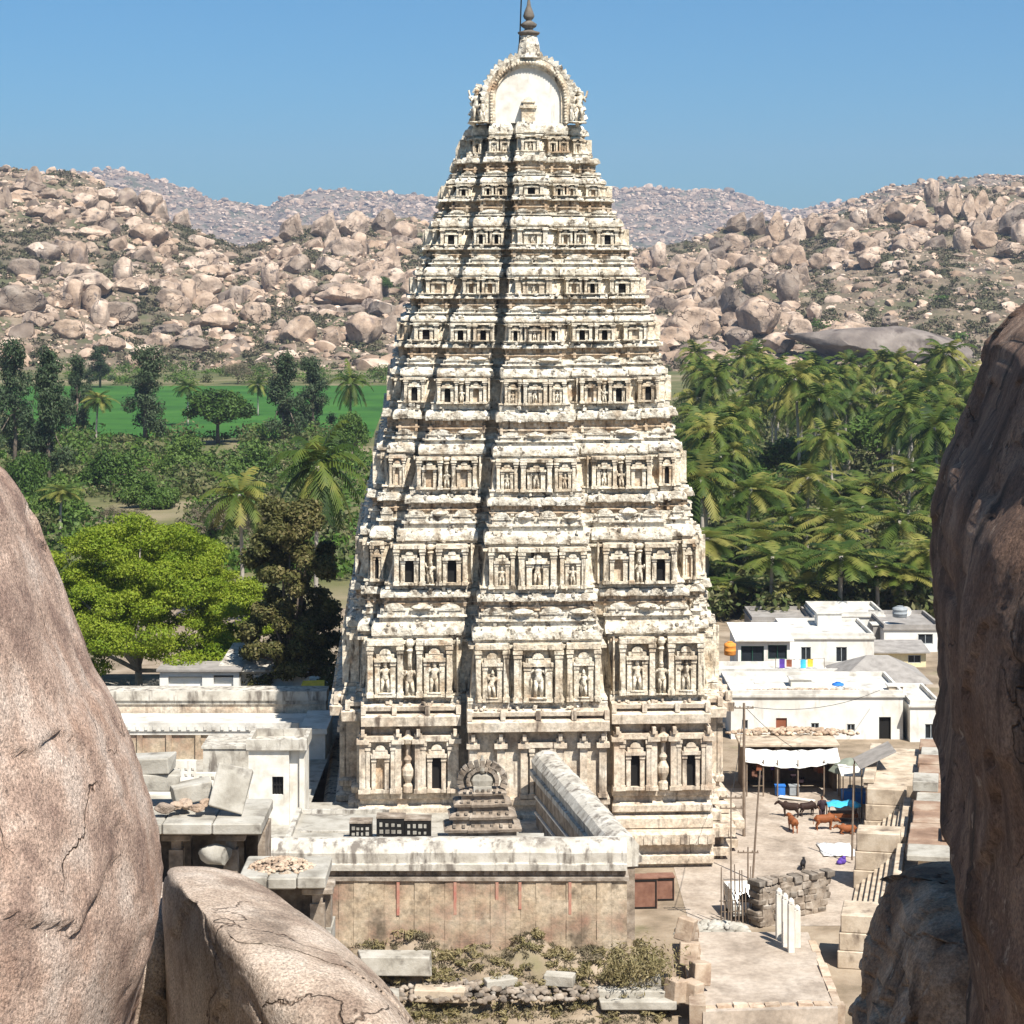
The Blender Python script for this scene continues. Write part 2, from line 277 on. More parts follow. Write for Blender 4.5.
class Seg:      # one straight piece of wall: u along it, v outward, w up
    def __init__(s, a, b):
        s.a = Vector((a[0],a[1],0)); d = Vector((b[0]-a[0],b[1]-a[1],0)); s.len = d.length; s.d = d/s.len; s.n = Vector((s.d.y,-s.d.x,0))
    def p(s,u,v,w): q = s.a+s.d*u+s.n*v; return (q.x,q.y,w)
    def box(s,b,u0,u1,v0,v1,w0,w1):
        vs = [s.p(u0,v1,w0),s.p(u1,v1,w0),s.p(u1,v0,w0),s.p(u0,v0,w0),s.p(u0,v1,w1),s.p(u1,v1,w1),s.p(u1,v0,w1),s.p(u0,v0,w1)]
        b.add(vs, [(3,2,1,0),(4,5,6,7),(0,1,5,4),(1,2,6,5),(2,3,7,6),(3,0,4,7)])
    def half(s,b,u,w,r,v0,v1,n=9,sq=1.0):     # upright half-disc (a nasi arch)
        l0 = [s.p(u+r*math.cos(math.pi*i/(n-1)),v1,w+sq*r*math.sin(math.pi*i/(n-1))) for i in range(n)]
        l1 = [s.p(u+r*math.cos(math.pi*i/(n-1)),v0,w+sq*r*math.sin(math.pi*i/(n-1))) for i in range(n)]
        b.loft([l1,l0])
def segs(L, e=0.0, front=True, sides=True):
    o = outline(L,e); r = []
    for i in range(21):
        a, c = o[i], o[i+1]
        if i not in SLOTS and abs(a[1]-c[1]) < 1e-6 and abs(c[0]-a[0]) > .25: r.append((i, Seg(a,c)))
    q = []
    if front: q += r
    if sides: q += [(100, Seg(o[21],o[22])), (101, Seg(o[43],o[0]))]
    return q

def make_statue(kind, seed):
    r = random.Random(seed); b = MB(); sw = r.uniform(-.06,.06)
    hip = Vector((sw,0,.48)); sh = Vector((-sw*.5,0,.80)); hd = Vector((-sw*.3,-.02,.93))
    for sg in (-1,1):
        foot = Vector((sg*(.09+.05*r.random()),-.02,0)); knee = (foot+hip)/2+Vector((sg*.04,-.05,.02))
        b.tube([foot,knee,hip+Vector((sg*.06,0,0))],[.05,.06,.09],7)
        el = sh+Vector((sg*(.2+.05*r.random()),-.03,-.12)); ha = el+Vector((sg*r.uniform(-.12,.1),-.08,r.choice([.2,-.18,.12])))
        b.tube([sh+Vector((sg*.12,0,0)),el,ha],[.055,.045,.035],7)
        if kind == 1:
            el = sh+Vector((sg*.25,0,.02)); b.tube([sh+Vector((sg*.12,.02,0)),el,el+Vector((sg*.05,-.03,.2))],[.05,.04,.035],7)
    b.tube([hip+Vector((0,0,-.06)),hip+Vector((0,-.02,.05)),(hip+sh)/2,sh+Vector((0,0,-.05)),sh+Vector((0,0,.03)),hd+Vector((0,0,-.06))],[.12,.14,.10,.15,.12,.05],9,.75)
    b.ball(hd,(.075,.08,.085)); b.lathe([(.085,0),(.07,.06),(.04,.12),(.015,.17)],(hd.x,hd.y,hd.z+.03),8)
    b.box(-.26,.26,-.14,.12,-.05,0.0)
    return b.mesh('statue', M['stucco'], True)
STAT = [make_statue(i%2, 40+i) for i in range(5)]
def statue(seg,u,v,w,h,parent,k):
    o = link('statue', STAT[k%5], parent); o.location = seg.p(u,v,w+h*.05); o.scale = (h*.95,h*.95,h)
    o.rotation_euler = (0,0,math.atan2(seg.d.y,seg.d.x)); return o

def panel(seg,u0,u1,w0,w1,dep,parent,plain=False,stat=None,k=0,mt='stucco'):
    """one projecting bay: two pilasters, a roofed niche between them"""
    b = MB(); w = u1-u0; h = w1-w0; pw = min(.42,max(.12,.15*w))
    seg.box(b,u0,u1,0,dep*.45,w0,w1)
    for a in (u0,u1-pw):
        seg.box(b,a,a+pw,dep*.45,dep,w0,w1-h*.02)
        seg.box(b,a-.05,a+pw+.05,dep*.3,dep+.07,w0,w0+h*.09)
        seg.box(b,a-.07,a+pw+.07,dep*.3,dep+.10,w1-h*.17,w1-h*.11)
        seg.box(b,a-.03,a+pw+.03,dep*.3,dep+.05,w1-h*.24,w1-h*.19)
    seg.box(b,u0-.04,u1+.04,dep*.4,dep+.06,w1-h*.09,w1)
    n0, n1 = u0+pw+.06*w, u1-pw-.06*w; nw = n1-n0; jw = nw*.24; nt = w0+h*.62
    for a in (n0,n1-jw): 
        seg.box(b,a,a+jw,dep*.45,dep*.82,w0+h*.06,nt); seg.box(b,a-.03,a+jw+.03,dep*.45,dep*.9,nt-h*.07,nt-.003)
    seg.box(b,n0-.05,n1+.05,dep*.45,dep*1.02,nt,nt+h*.06)
    seg.box(b,n0+.06*nw,n1-.06*nw,dep*.45,dep*.85,nt+h*.062,nt+h*.13)
    seg.half(b,(n0+n1)/2,nt+h*.13,min(nw*.3,h*.10),dep*.45,dep*.9)
    seg.box(b,n0-.04,n1+.04,dep*.45,dep*.95,w0+h*.002,w0+h*.055)
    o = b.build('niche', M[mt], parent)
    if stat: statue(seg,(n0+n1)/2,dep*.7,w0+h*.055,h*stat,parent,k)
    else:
        q = MB(); seg.box(q,n0+jw,n1-jw,dep*.452,dep*.47,w0+h*.058,nt-.004); q.build('niche_back', M['dark'] if rng.random()<.6 else M['brick'], parent)  # plate at the niche back; the near-black ones have recess shade painted in
    return o
def colonnette(b,seg,u,w0,w1,v,r):
    h = w1-w0; c = seg.p(u,v,w0)
    b.lathe([(r*1.5,0),(r*1.5,h*.06),(r,h*.1),(r*1.25,h*.2),(r*1.7,h*.3),(r*.9,h*.38),(r,h*.55),(r*1.1,h*.75),(r*1.8,h*.8),(r*1.0,h*.84),(r*2.0,h*.9),(r*2.0,h*.95),(r*1.2,h)],c,8)

def kapota(L,z0,z1,e0,eo):   # curved overhanging moulding
    h = z1-z0
    return [(L,e0,z0),(L,eo*.92,z0+h*.04),(L,eo,z0+h*.22),(L,eo*.97,z0+h*.45),(L,eo*.8,z0+h*.68),(L,eo*.45,z0+h*.88),(L,e0,z1)]

def nubs(b,L,e,z0,z1,dens,size,r):
    for i,s in segs(L,e,sides=False):
        n = int(s.len*dens)
        for _ in range(n):
            u = r.uniform(0,s.len); a = size*r.uniform(.5,1.3)
            m0 = len(b.v); c = s.p(u,r.uniform(-.08,.05),r.uniform(z0,z1))
            b.obox(c,(a,a*.8,a*r.uniform(.6,1.4)),r.uniform(-.5,.5),(r.uniform(-.4,.4),r.uniform(-.4,.4)),.4,r)

def parapet(b,L,e,z0,z1,r,unit):
    h = z1-z0
    for i,s in segs(L,e):
        n = max(1,round(s.len/unit)); d = s.len/n
        for k in range(n):
            u = (k+.5)*d; w = d*.40; shala = (k % 2 == 0 and n > 1) or n == 1
            hh = h*r.uniform(.9,1.12)
            s.box(b,u-w,u+w,-.3,.12,z0,z0+hh*.42)
            s.box(b,u-w-.05,u+w+.05,-.3,.2,z0+hh*.42,z0+hh*.53)
            if shala:
                s.half(b,u,z0+hh*.53,w*.92,-.3,.14,9,min(1.0,hh*.5/(w*.92)))
                s.half(b,u,z0+hh*.56,w*.45,.13,.22,7,min(1.0,hh*.36/(w*.45)))
            else:
                b.lathe([(w*.9,0),(w,hh*.12),(w*.85,hh*.28),(w*.4,hh*.42),(w*.12,hh*.5),(w*.12,hh*.56)],s.p(u,-.1,z0+hh*.53),8)
            if n > 1 and k < n-1: s.box(b,u+w+.04,u+d-w-.04,-.3,-.02,z0,z0+hh*.5)

tower = thing('temple_tower','tall cream stepped temple tower covered in carved niches and figures','temple tower',(TX,TY,0),TROT)
#        parapet top, cornice top, wall top, wall bottom, ledge bottom, frieze bottom
TIERS = [(123,123,137,153,163,172),(172,177,184,196,201,211),(211,217,228,245,250,257),(257,267,277,294,299,308),(308,316,323,341,348,358),
         (358,368,378,403,420,432),(432,444,456,488,502,512),(512,529,543,583,596,605),(605,622,637,694,702,702)]
for ti,(yp,yc,yt,yb,yl,yr) in enumerate(TIERS):
    r = random.Random(100+ti); L = lev((yt+yb)/2); z = L.z; LF = lev(yl+2 if yr > yl else yl); LC = lev((yt+yc)/2); LP = lev((yc+yp)/2); LD = lev(yb+1); LF.deep = LC.deep = LP.deep = LD.deep = L.deep; big = ti >= 5; sc = L.h[2]/10.8
    zt,zb,zl,zr,zc,zp = z(yt),z(yb),z(yl),z(yr),z(yc),z(yp)
    b = MB(); shell(b,[(LF,-.12,zr-.6),(LF,-.12,zl),(LD,0,zb-.02),(LD,0,zb),(LC,0,zt+.02)])
    hw_ = zt-zb; bb = MB(); shell(bb,[(L,-.1,zt-hw_*.10),(L,.10+.06*sc,zt-hw_*.095),(L,.10+.06*sc,zt-hw_*.045),(L,-.1,zt-hw_*.04)]); shell(bb,[(LD,-.1,zb+.01),(LD,.12+.08*sc,zb+.02),(LD,.10+.08*sc,zb+hw_*.05),(LD,-.1,zb+hw_*.055)])
    mid = .0
    # plain pilasters along the side walls
    for i,s in segs(L,0,front=False):
        n = max(2,int(s.len/2.4))
        for k in range(n):
            u = (k+.5)*s.len/n; s.box(b,u-.75,u+.75,-.1,.25,zb,zt); s.box(b,u-.3,u+.3,.2,.3,zb+.1,zb+(zt-zb)*.6)
            s.box(b,u-.95,u-.7,-.1,.4,zb,zt); s.box(b,u+.7,u+.95,-.1,.4,zb,zt)
    st = b.build('storey', M['stucco'], tower); bb.build('band', M['stucco'], st)
    if yr > yl:                          # ochre frieze with dentils below the ledge
        q = MB(); hf = zl-zr; shell(q,[(LF,-.08,zr),(LF,-.08,zr+hf*.30),(LF,.05,zr+hf*.31),(LF,.05,zr+hf*.42),(LF,-.10,zr+hf*.43),(LF,-.10,zl+.01)])
        for i,s in segs(LF,-.10,sides=True):
            n = int(s.len/.42)
            for k in range(n):
                u = (k+.5)*s.len/n; s.box(q,u-.09,u+.09,-.05,.16,zl-(zl-zr)*.35,zl-.01)
            n = max(1,int(s.len/2.6))
            for k in range(n+1): 
                u = s.len*k/n; s.box(q,max(0,u-.16),min(s.len,u+.16),-.05,.13,zr,zl-(zl-zr)*.36)
        q.build('frieze', M['brick'], st)
    # ledge the wall stands on
    q = MB()
    if yr > yl:
        hl = zb-zl
        shell(q,kapota(LF,zl,zl+hl*.62,-.1,.14+.16*sc)); shell(q,[(LD,.04,zl+hl*.62),(LD,.12,zl+hl*.66),(LD,.10,zb)])
        for i,s in segs(LF,.14+.16*sc):
            n = max(1,round(s.len/1.5))
            for k in range(n): s.half(q,(k+.5)*s.len/n,zl+hl*.1,min(.42,hl*.5),-.2,.07,9,1.1)
        nubs(q,LF,.12+.14*sc,zl+.05,zb,3.0,.20*(.6+.5*sc),r)
    else:
        shell(q,[(L,0,zl),(L,.25,zl+.02),(L,.30,zb-.1),(L,.15,zb)])
        nubs(q,L,.3,zl+.1,zb,2.5,.2,r)
    q.build('ledge', M['ledge'], st)
    # cornice above the wall
    q = MB(); hc = zc-zt
    shell(q,[(LC,0,zt-.01),(LC,.16,zt+.0),(LC,.16,zt+hc*.14),(LC,.05,zt+hc*.15)]); shell(q,kapota(LC,zt+hc*.15,zc,.02,.17+.17*sc))
    for i,s in segs(LC,.17+.17*sc):
        n = max(1,round(s.len/1.7))
        for k in range(n):
            u = (k+.5)*s.len/n; s.half(q,u,zt+hc*.25,min(.40,hc*.42),-.3,.08,9,1.15)
    nubs(q,LC,.13+.13*sc,zt+hc*.2,zc,3.2,.2*(.6+.5*sc),r)
    q.build('cornice', M['ledge'], st)
    if yp < yc:
        q = MB(); dz = zp-zc; nb = -.5*max(.25,L.h[3]-lev((TIERS[ti-1][2]+TIERS[ti-1][3])/2).h[3]) if ti else -.2
        shell(q,[(LP,-.05,zc-.05),(LP,-.04,zc+dz*.3),(LP,.14,zc+dz*.32),(LP,.12,zc+dz*.42),(LP,-.1,zc+dz*.45),(LP,-.12,zc+dz*.8)]); parapet(q,LP,-.08,zc+dz*.42,zp+.10,r,.85+.75*sc)
        nubs(q,LP,0,zc,zp,3.5,.2*(.6+.5*sc),r)
        q.build('parapet', M['ledge'], st)
    # niches, figures and colonnettes on the front
    cb = MB(); k = ti*3
    for i,s in segs(L,0,sides=False):
        wl = s.len; dep = .38+.42*sc; hw = zt-zb
        if i == 10:                       # central bay
            if wl > 3.0:
                mw = wl*.36; e = (wl-mw)/2
                panel(s,e,wl-e,zb,zt,dep,st,stat=.6,k=k); k += 1
                for a in (e*.12,wl-e*.88): panel(s,a,a+e*.76,zb,zt,dep*.7,st,stat=.42 if big else None,k=k); k += 1
            else: panel(s,wl*.12,wl*.88,zb,zt,dep*.8,st,stat=.5 if ti not in (1,) else None,k=k); k += 1
        elif i in (6,14):                 # main bays either side
            fr = [(.07,.45),(.60,.98)] if wl > 3.0 else [(.03,.47),(.54,.98)]
            if i == 6: fr = [(1-q1,1-q0) for q0,q1 in fr]
            for q0,q1 in fr:
                panel(s,wl*q0,wl*q1,zb,zt,dep,st,stat=(.5 if ti == 8 or (ti in (0,6) and r.random()<.6) else None),k=k); k += 1
            gaps = [.525] if wl > 3.0 else []
            for g in gaps:
                u = wl*(1-g if i == 6 else g)
                cc = MB(); colonnette(cc,s,u,zb,zt,dep*.45,.085+.05*sc); cc.build('colonnette',M['stucco'],st)
                if big: statue(s,u,dep*.75,zb,(zt-zb)*.52,st,k); k += 1
            for a in (0.0,wl-.1): cb = MB(); s.box(cb,a,a+.1,0,dep*.5,zb,zt); cb.build('corner_pier', M['stucco'], st)
        elif i in (2,18) and wl > .5:
            panel(s,wl*.08,wl*.92,zb,zt,dep*.7,st,k=k)
        elif wl > .3: cb = MB(); s.box(cb,wl*.15,wl*.85,0,.15,zb,zt); s.box(cb,wl*.05,wl*.95,0,.22,zt-hw*.18,zt-hw*.1); cb.build('corner_pier', M['stucco'], st)

# heavy stone eave and plain granite ground storey
L = lev(760); z = L.z; L9 = lev(700)
b = MB(); shell(b,[(L,0,z(789)),(L,0,z(722))])
for i,s in segs(L,0,front=False):
    n = int(s.len/2.2)
    for k in range(n+1):
        u = s.len*k/n; s.box(b,max(0,u-.3),min(s.len,u+.3),-.1,.3,z(789),z(724)); s.box(b,max(0,u-.45),min(s.len,u+.45),-.1,.45,z(742),z(737))
gs = b.build('ground_storey', M['granite'], tower)
q = MB(); shell(q,[(L9,.0,z(724)),(L9,.30,z(722.5)),(L9,1.0,z(722)),(L9,1.05,z(713)),(L9,.80,z(711)),(L9,.3,z(710.5)),(L9,.3,z(708)),(L9,.75,z(707.5)),(L9,.8,z(703.5)),(L9,.5,z(701.5))])
for i,s in segs(L9,.8):
    n = max(1,round(s.len/2.1))
    for k in range(n+1):
        u = min(s.len-.14,max(.14,s.len*k/n)); s.box(q,u-.14,u+.14,-.1,.14,z(711),z(702)); 
nubs(q,L9,.65,z(703),z(699),2.4,.22,random.Random(5))
q.build('eave', M['granite'], gs)
q = MB()
shell(q,[(L,.12,z(797)),(L,.30,z(796)),(L,.34,z(790.5)),(L,.12,z(788.5))]); shell(q,[(L,.08,z(803)),(L,.08,z(796))])
shell(q,[(L,.2,z(813)),(L,.48,z(811)),(L,.50,z(805)),(L,.16,z(802.5))]); shell(q,[(L,.14,z(816)),(L,.14,z(812))])
shell(q,[(L,.3,z(829)),(L,.62,z(827)),(L,.62,z(818)),(L,.3,z(815.5))])
q.build('base_moulding', M['granite'], gs)
q = MB()
shell(q,[(L,.7,z(876)),(L,.7,z(862)),(L,1.05,z(861)),(L,1.08,z(853)),(L,.75,z(851)),(L,.75,z(842)),(L,1.35,z(841)),(L,1.4,z(831)),(L,1.2,z(828.3))])
for i,s in segs(L,1.38):
    n = int(s.len/.5)
    for k in range(n): s.box(q,(k+.25)*s.len/n,(k+.75)*s.len/n,-.2,.05,z(840),z(832))
q.build('plinth', M['granite'], gs)
k = 0; cb = MB()
for i,s in segs(L,0,sides=False):
    wl = s.len; zb, zt = z(789), z(724)
    def pil(u,w=.42,d=.34):
        hh = zt-zb; cb = MB()
        s.box(cb,u-w/2,u+w/2,0,d,zb,zt-hh*.2); s.box(cb,u-w*.65,u+w*.65,0,d+.1,zb,zb+hh*.06)
        s.box(cb,u-w*.9,u+w*.9,0,d+.2,zt-hh*.24,zt-hh*.17); s.box(cb,u-w*.55,u+w*.55,0,d+.08,zt-hh*.17,zt-hh*.10); s.box(cb,u-w*.25,u+w*.25,0,d+.3,zt-hh*.12,zt-hh*.02); cb.build('pilaster',M['granite'],gs)
    if i == 10:
        panel(s,wl*.44,wl*.62,zb,zt-.6,.42,gs,mt='granite')
        for f in (.03,.23,.40,.66,.83,.97): pil(wl*f)
    elif i in (6,14):
        fr = [(.0,.42),(.60,1.0)]
        if i == 6: fr = [(1-q1,1-q0) for q0,q1 in fr]
        for q0,q1 in fr:
            panel(s,wl*q0+.25,wl*q1-.25,zb,zt-.5,.75,gs,mt='granite'); pil(wl*q0+.1,.4,.75); pil(wl*q1-.1,.4,.75)
        for g in (.51,):
            u = wl*(1-g if i == 6 else g); c = s.p(u,.35,zb); hh = zt-zb
            cb = MB(); cb.lathe([(.3,0),(.3,hh*.1),(.16,hh*.14),(.36,hh*.26),(.38,hh*.34),(.14,hh*.44),(.24,hh*.5),(.15,hh*.55),(.15,hh*.72),(.42,hh*.76),(.46,hh*.82),(.2,hh*.86),(.12,hh*.95)],c,10); cb.build('vase_column',M['granite'],gs)

# barrel vault with its horseshoe gable on top
L = lev(122); z0 = L.z(123); fy = L.y-.1; cz = z0+1.45; 
def arch(r,n=31,base=-1.45,flare=1.0):
    leg = -base; tot = math.pi*r+2*leg; out=[]
    for i in range(n):
        d = tot*i/(n-1)
        if d < leg: out.append((r*flare,base+d))
        elif d > tot-leg: out.append((-r*flare,-(d-(tot-leg))))
        else: a = (d-leg)/r; out.append((r*math.cos(a),r*math.sin(a)))
    return out
q = MB(); hs = arch(2.55)
q.loft([[(x,-fy-.05,cz+zz) for x,zz in hs],[(x,fy+.28,cz+zz) for x,zz in hs]])
va = q.build('vault_roof', M['ledge'], tower)
q = MB(); hs = arch(2.05); q.loft([[(x,fy+.26,cz+zz) for x,zz in hs],[(x,fy+.12,cz+zz) for x,zz in hs]])
q.build('gable_disc', M['plaster'], va)
q = MB(); 
for a,c,d0,d1 in ((arch(2.04),arch(2.2),-.05,.3),(arch(2.2),arch(2.42),-.2,.3),(arch(2.42),arch(2.72),-.10,.3)):
    for i in range(30):
        p = [a[i],a[i+1],c[i+1],c[i]]
        q.loft([[(x,fy+d1,cz+zz) for x,zz in p],[(x,fy+d0,cz+zz) for x,zz in p]])
for x,zz in arch(2.31,54): q.ball((x,fy-.22,cz+zz),(.10,.09,.10),6,4)
q.build('gable_ring', M['stucco'], va)
q = MB(); rr = random.Random(3); pa, pb = arch(2.62,31,-1.1), arch(3.0,31,-1.1)
for i in range(31):
    u0 = Vector((pa[i][0],0,pa[i][1])); t0 = Vector((pb[i][0]-pa[i][0],0,pb[i][1]-pa[i][1])).normalized(); l = .30+.2*rr.random(); sx = Vector((-t0.z,0,t0.x)); w = .17
    pts = [(-w,0),(w,0),(w*1.2,l*.5),(.5*w,l*.8),(rr.uniform(-.1,.1),l),(-.7*w,l*.75),(-w*1.2,l*.45)]
    q.loft([[tuple(u0+sx*u+t0*v+Vector((0,fy+d,cz))) for u,v in pts] for d in (.25,-.12)])
q.build('flame_crest', M['ledge'], va)
q = MB(); sg = Seg((-.42,fy-.05),(.42,fy-.05)); sg.box(q,0,.84,-.2,.25,z0,z0+.9); sg.box(q,-.1,.94,-.2,.4,z0+.9,z0+1.05); sg.box(q,.1,.74,-.2,.22,z0+1.05,z0+1.25); sg.box(q,0,.84,-.2,.3,z0+1.25,z0+1.33); sg.half(q,.42,z0+1.33,.3,-.2,.25)
q.build('shrine', M['stucco'], va)
for sx in (-1,1):
    q = MB()
    for i in range(22):
        t_ = i/21; q.obox((sx*(3.25-.25*t_+rr.uniform(-.25,.25)),fy+.9+rr.uniform(-.3,.3),z0+.1+2.2*t_),(.62*(1-.4*t_)*rr.uniform(.7,1.2),.6,.34),rr.uniform(-.5,.5),(rr.uniform(-.5,.5),rr.uniform(-.5,.5)),.3,rr)
    q.build('carved_beast', M['ledge'], va)
for sx in (-1,1):        # figures flanking the gable
    for j,(dx,h) in enumerate(((3.2,1.9),(2.85,1.3))):
        o = link('statue', STAT[(j+1)%5], va); o.location = (sx*dx,fy+.35-.35*j,z0+.1); o.scale = (h*.9,h*1.2,h)
q = MB(); c = (0.05,fy+.15,cz+2.5)
q.box(-.52,.62,fy-.1,fy+.6,cz+2.42,cz+2.75)
for i in range(40): q.obox((.05+rr.uniform(-.75,.75)*(1-i/60),fy-.02+rr.uniform(-.1,.1),cz+2.6+i*.036),(.34*rr.uniform(.6,1.1),.3,.22),0,(rr.uniform(-.5,.5),rr.uniform(-.6,.6)),.4,rr)
q.tube([(.05,fy+.3,cz+2.6),(.05,fy+.3,cz+3.4),(.05,fy+.3,cz+4.05)],[.78,.68,.5],8)
q.build('lion_crest', M['ledge'], va)
q = MB(); q.lathe([(.5,0),(.66,.1),(.7,.22),(.34,.32),(.24,.42),(.46,.56),(.52,.72),(.32,.86),(.16,.96),(.28,1.06),(.36,1.22),(.28,1.5),(.14,1.85),(.07,2.3),(.02,2.9)],(.05,fy+.3,cz+4.0),14)
q.build('finial', mat('tarnished_copper',[(.10,.085,.07),(.20,.17,.14)],scale=3,bump=.2), va, smooth=True)
q = MB(); q.tube([(-.62,fy+.2,cz+2.3),(-.50,fy+.2,cz+4.2),(-.42,fy+.2,cz+6.4)],.045,6); q.tube([(-.60,fy+.2,cz+3.3),(-.1,fy+.3,cz+3.4)],.03,5)
q.build('lightning_rod', M['metal_dark'], va)
# small weeds rooted on the ledges are left to the plants below
# ================================================================== ground, hills, sky
def sstep(a,b,x): 
    t = np.clip((np.asarray(x,dtype=float)-a)/(b-a),0,1); return t*t*(3-2*t)
def ground_z(x,y):
    x = np.asarray(x,dtype=float); y = np.asarray(y,dtype=float)
    h = 32.5*np.clip(1-(np.clip(y,0,None)+2)/100,0,1)**1.3
    h = h+7.0*np.exp(-((x+15)/5.5)**2-((y-90)/9)**2)
    bank = 2.6*sstep(102.2,106.0,y)*(1-sstep(107.5,108,y))*sstep(-22,-14,x)*(1-sstep(5.5,8,x))
    bank = bank*(1+.25*np.sin(x*1.7)*np.sin(x*.63+1))
    return h+bank
xs = np.concatenate([np.arange(-2600,-200,120),np.arange(-200,-40,8),np.arange(-40,50,.8),np.arange(50,200,8),np.arange(200,2601,120)])
ys = np.concatenate([np.arange(-40,0,4),np.arange(0,125,.8),np.arange(125,260,5),np.arange(260,1200,40),np.arange(1200,6001,240)])
gx,gy = np.meshgrid(xs,ys); gz = ground_z(gx,gy)
for j in range(gz.shape[0]):
    for i in range(gz.shape[1]):
        if ys[j] < 112 and abs(xs[i]) < 45:
            v = Vector((xs[i]*.35,ys[j]*.35,0)); gz[j,i] += (noise.noise(v)*.25+noise.noise(v*3)*.12)*(1 if gz[j,i] > .4 else .2)
nx,ny = len(xs),len(ys); idx = np.arange(nx*ny).reshape(ny,nx)
q = np.stack([idx[:-1,:-1],idx[:-1,1:],idx[1:,1:],idx[1:,:-1]],-1).reshape(-1,4)
M['ground_near'] = mat('sandy_rocky_ground', [(.15,.115,.075),(.28,.215,.15),(.38,.305,.225)], scale=.35, bump=.6, bscale=2.5, bdist=.12, spots=(.16,.15,.07), spot_scale=.12, spot_t=(.60,.70), detail=10)
g = link('ground', np_mesh('ground',np.stack([gx.ravel(),gy.ravel(),gz.ravel()],-1),q,M['ground_near'],True)); tag(g,kind='structure')
def sheet(name,poly,z,m,n=1):
    b = MB(); b.add([(x,y,z) for x,y in poly],[tuple(range(len(poly)))]); o = b.build(name,m); return tag(o,kind='structure')
sheet('plain',[(-700,232),(700,232),(900,900),(-900,900)],.03,M['soil'])
sheet('rice_field',[(P(20,430,480).x,487),(P(372,430,480).x,480),(P(392,385,715).x,720),(P(-20,385,715).x,716)],.12,M['field'])
sheet('street',[(9.5,118),(27,118),(27,150),(9.5,150)],.02,M['street'])
sheet('courtyard',[(-60,108.4),(5.0,108.4),(2.4,124),(2.2,132),(-12,132),(-12,175),(-60,175)],3.3,M['slab'])

# hills: height fields given by the ridge line each shows against what lies behind it
def hill_field(name, x0p, x1p, Yb, Yr, Ye, ridge, m, amp, nxp=150, nyp=90, sc=60.0, seed=0.0):
    ridge_x = [a for a,_ in ridge]; ridge_y = [c for _,c in ridge]
    us = np.linspace(x0p,x1p,nxp); Ys = np.concatenate([np.linspace(Yb,Yr,nyp),np.linspace(Yr,Ye,24)[1:]])
    V = []
    for Y in Ys:
        for u in us:
            zr = H-(np.interp(u,ridge_x,ridge_y)-HY)*Yr/F
            t = (Y-Yb)/(Yr-Yb)
            if Y <= Yr: z = zr*(.12*t+.88*t**1.05) 
            else: z = zr*(1-.55*((Y-Yr)/(Ye-Yr))**1.2)
            X = (u-512)*Y/F; w = min(1,t*6)*amp
            v = Vector((X/sc,Y/sc,seed)); z += (noise.noise(v)*1.0+noise.noise(v*2.3)*.5+noise.noise(v*5.1)*.3)*w
            if Y == Yb: z = -2
            V.append((X,Y,z))
    ny_ = len(Ys); idx = np.arange(nxp*ny_).reshape(ny_,nxp)
    qd = np.stack([idx[:-1,:-1],idx[:-1,1:],idx[1:,1:],idx[1:,:-1]],-1).reshape(-1,4)
    V = np.array(V); o = link(name,np_mesh(name,V,qd,m,True)); tag(o,kind='structure')
    Z = V[:,2].reshape(ny_,nxp)
    def zat(u,Y):
        fi = np.clip((u-x0p)/(x1p-x0p)*(nxp-1),0,nxp-1.001); fj = np.clip(np.interp(Y,Ys,np.arange(ny_)),0,ny_-1.001)
        i,j = int(fi),int(fj); a,c = fi-i,fj-j
        return (Z[j,i]*(1-a)+Z[j,i+1]*a)*(1-c)+(Z[j+1,i]*(1-a)+Z[j+1,i+1]*a)*c
    return zat
zL = hill_field('hills',-420,480,840,1300,1900,[(-420,150),(0,168),(60,172),(130,197),(165,212),(200,232),(240,248),(275,236),(300,226),(420,224),(480,240)],M['hill'],7)
zR = hill_field('hills',560,1460,830,1400,2100,[(560,260),(640,250),(700,240),(750,228),(810,224),(860,208),(900,198),(930,192),(1024,186),(1460,170)],M['hill'],7,seed=7.7)
zF1 = hill_field('far_hills',-300,560,4300,5600,7000,[(-300,178),(40,172),(75,171),(120,172),(165,184),(215,199),(268,210),(285,199),(310,194),(350,192),(430,195),(560,189)],M['far_hill'],26,170,60,330.0)
zF2 = hill_field('far_hills',500,1400,4500,5800,7200,[(500,194),(610,183),(640,182),(700,191),(740,199),(790,209),(830,199),(900,190),(960,185),(1024,185),(1400,175)],M['far_hill'],26,170,60,330.0,seed=3.3)
zF3 = hill_field('far_hills',760,1460,1900,2600,3300,[(760,245),(810,214),(850,199),(900,186),(940,179),(980,176),(1024,175),(1460,168)],M['far_hill'],12,140,60,120.0,seed=5.3)

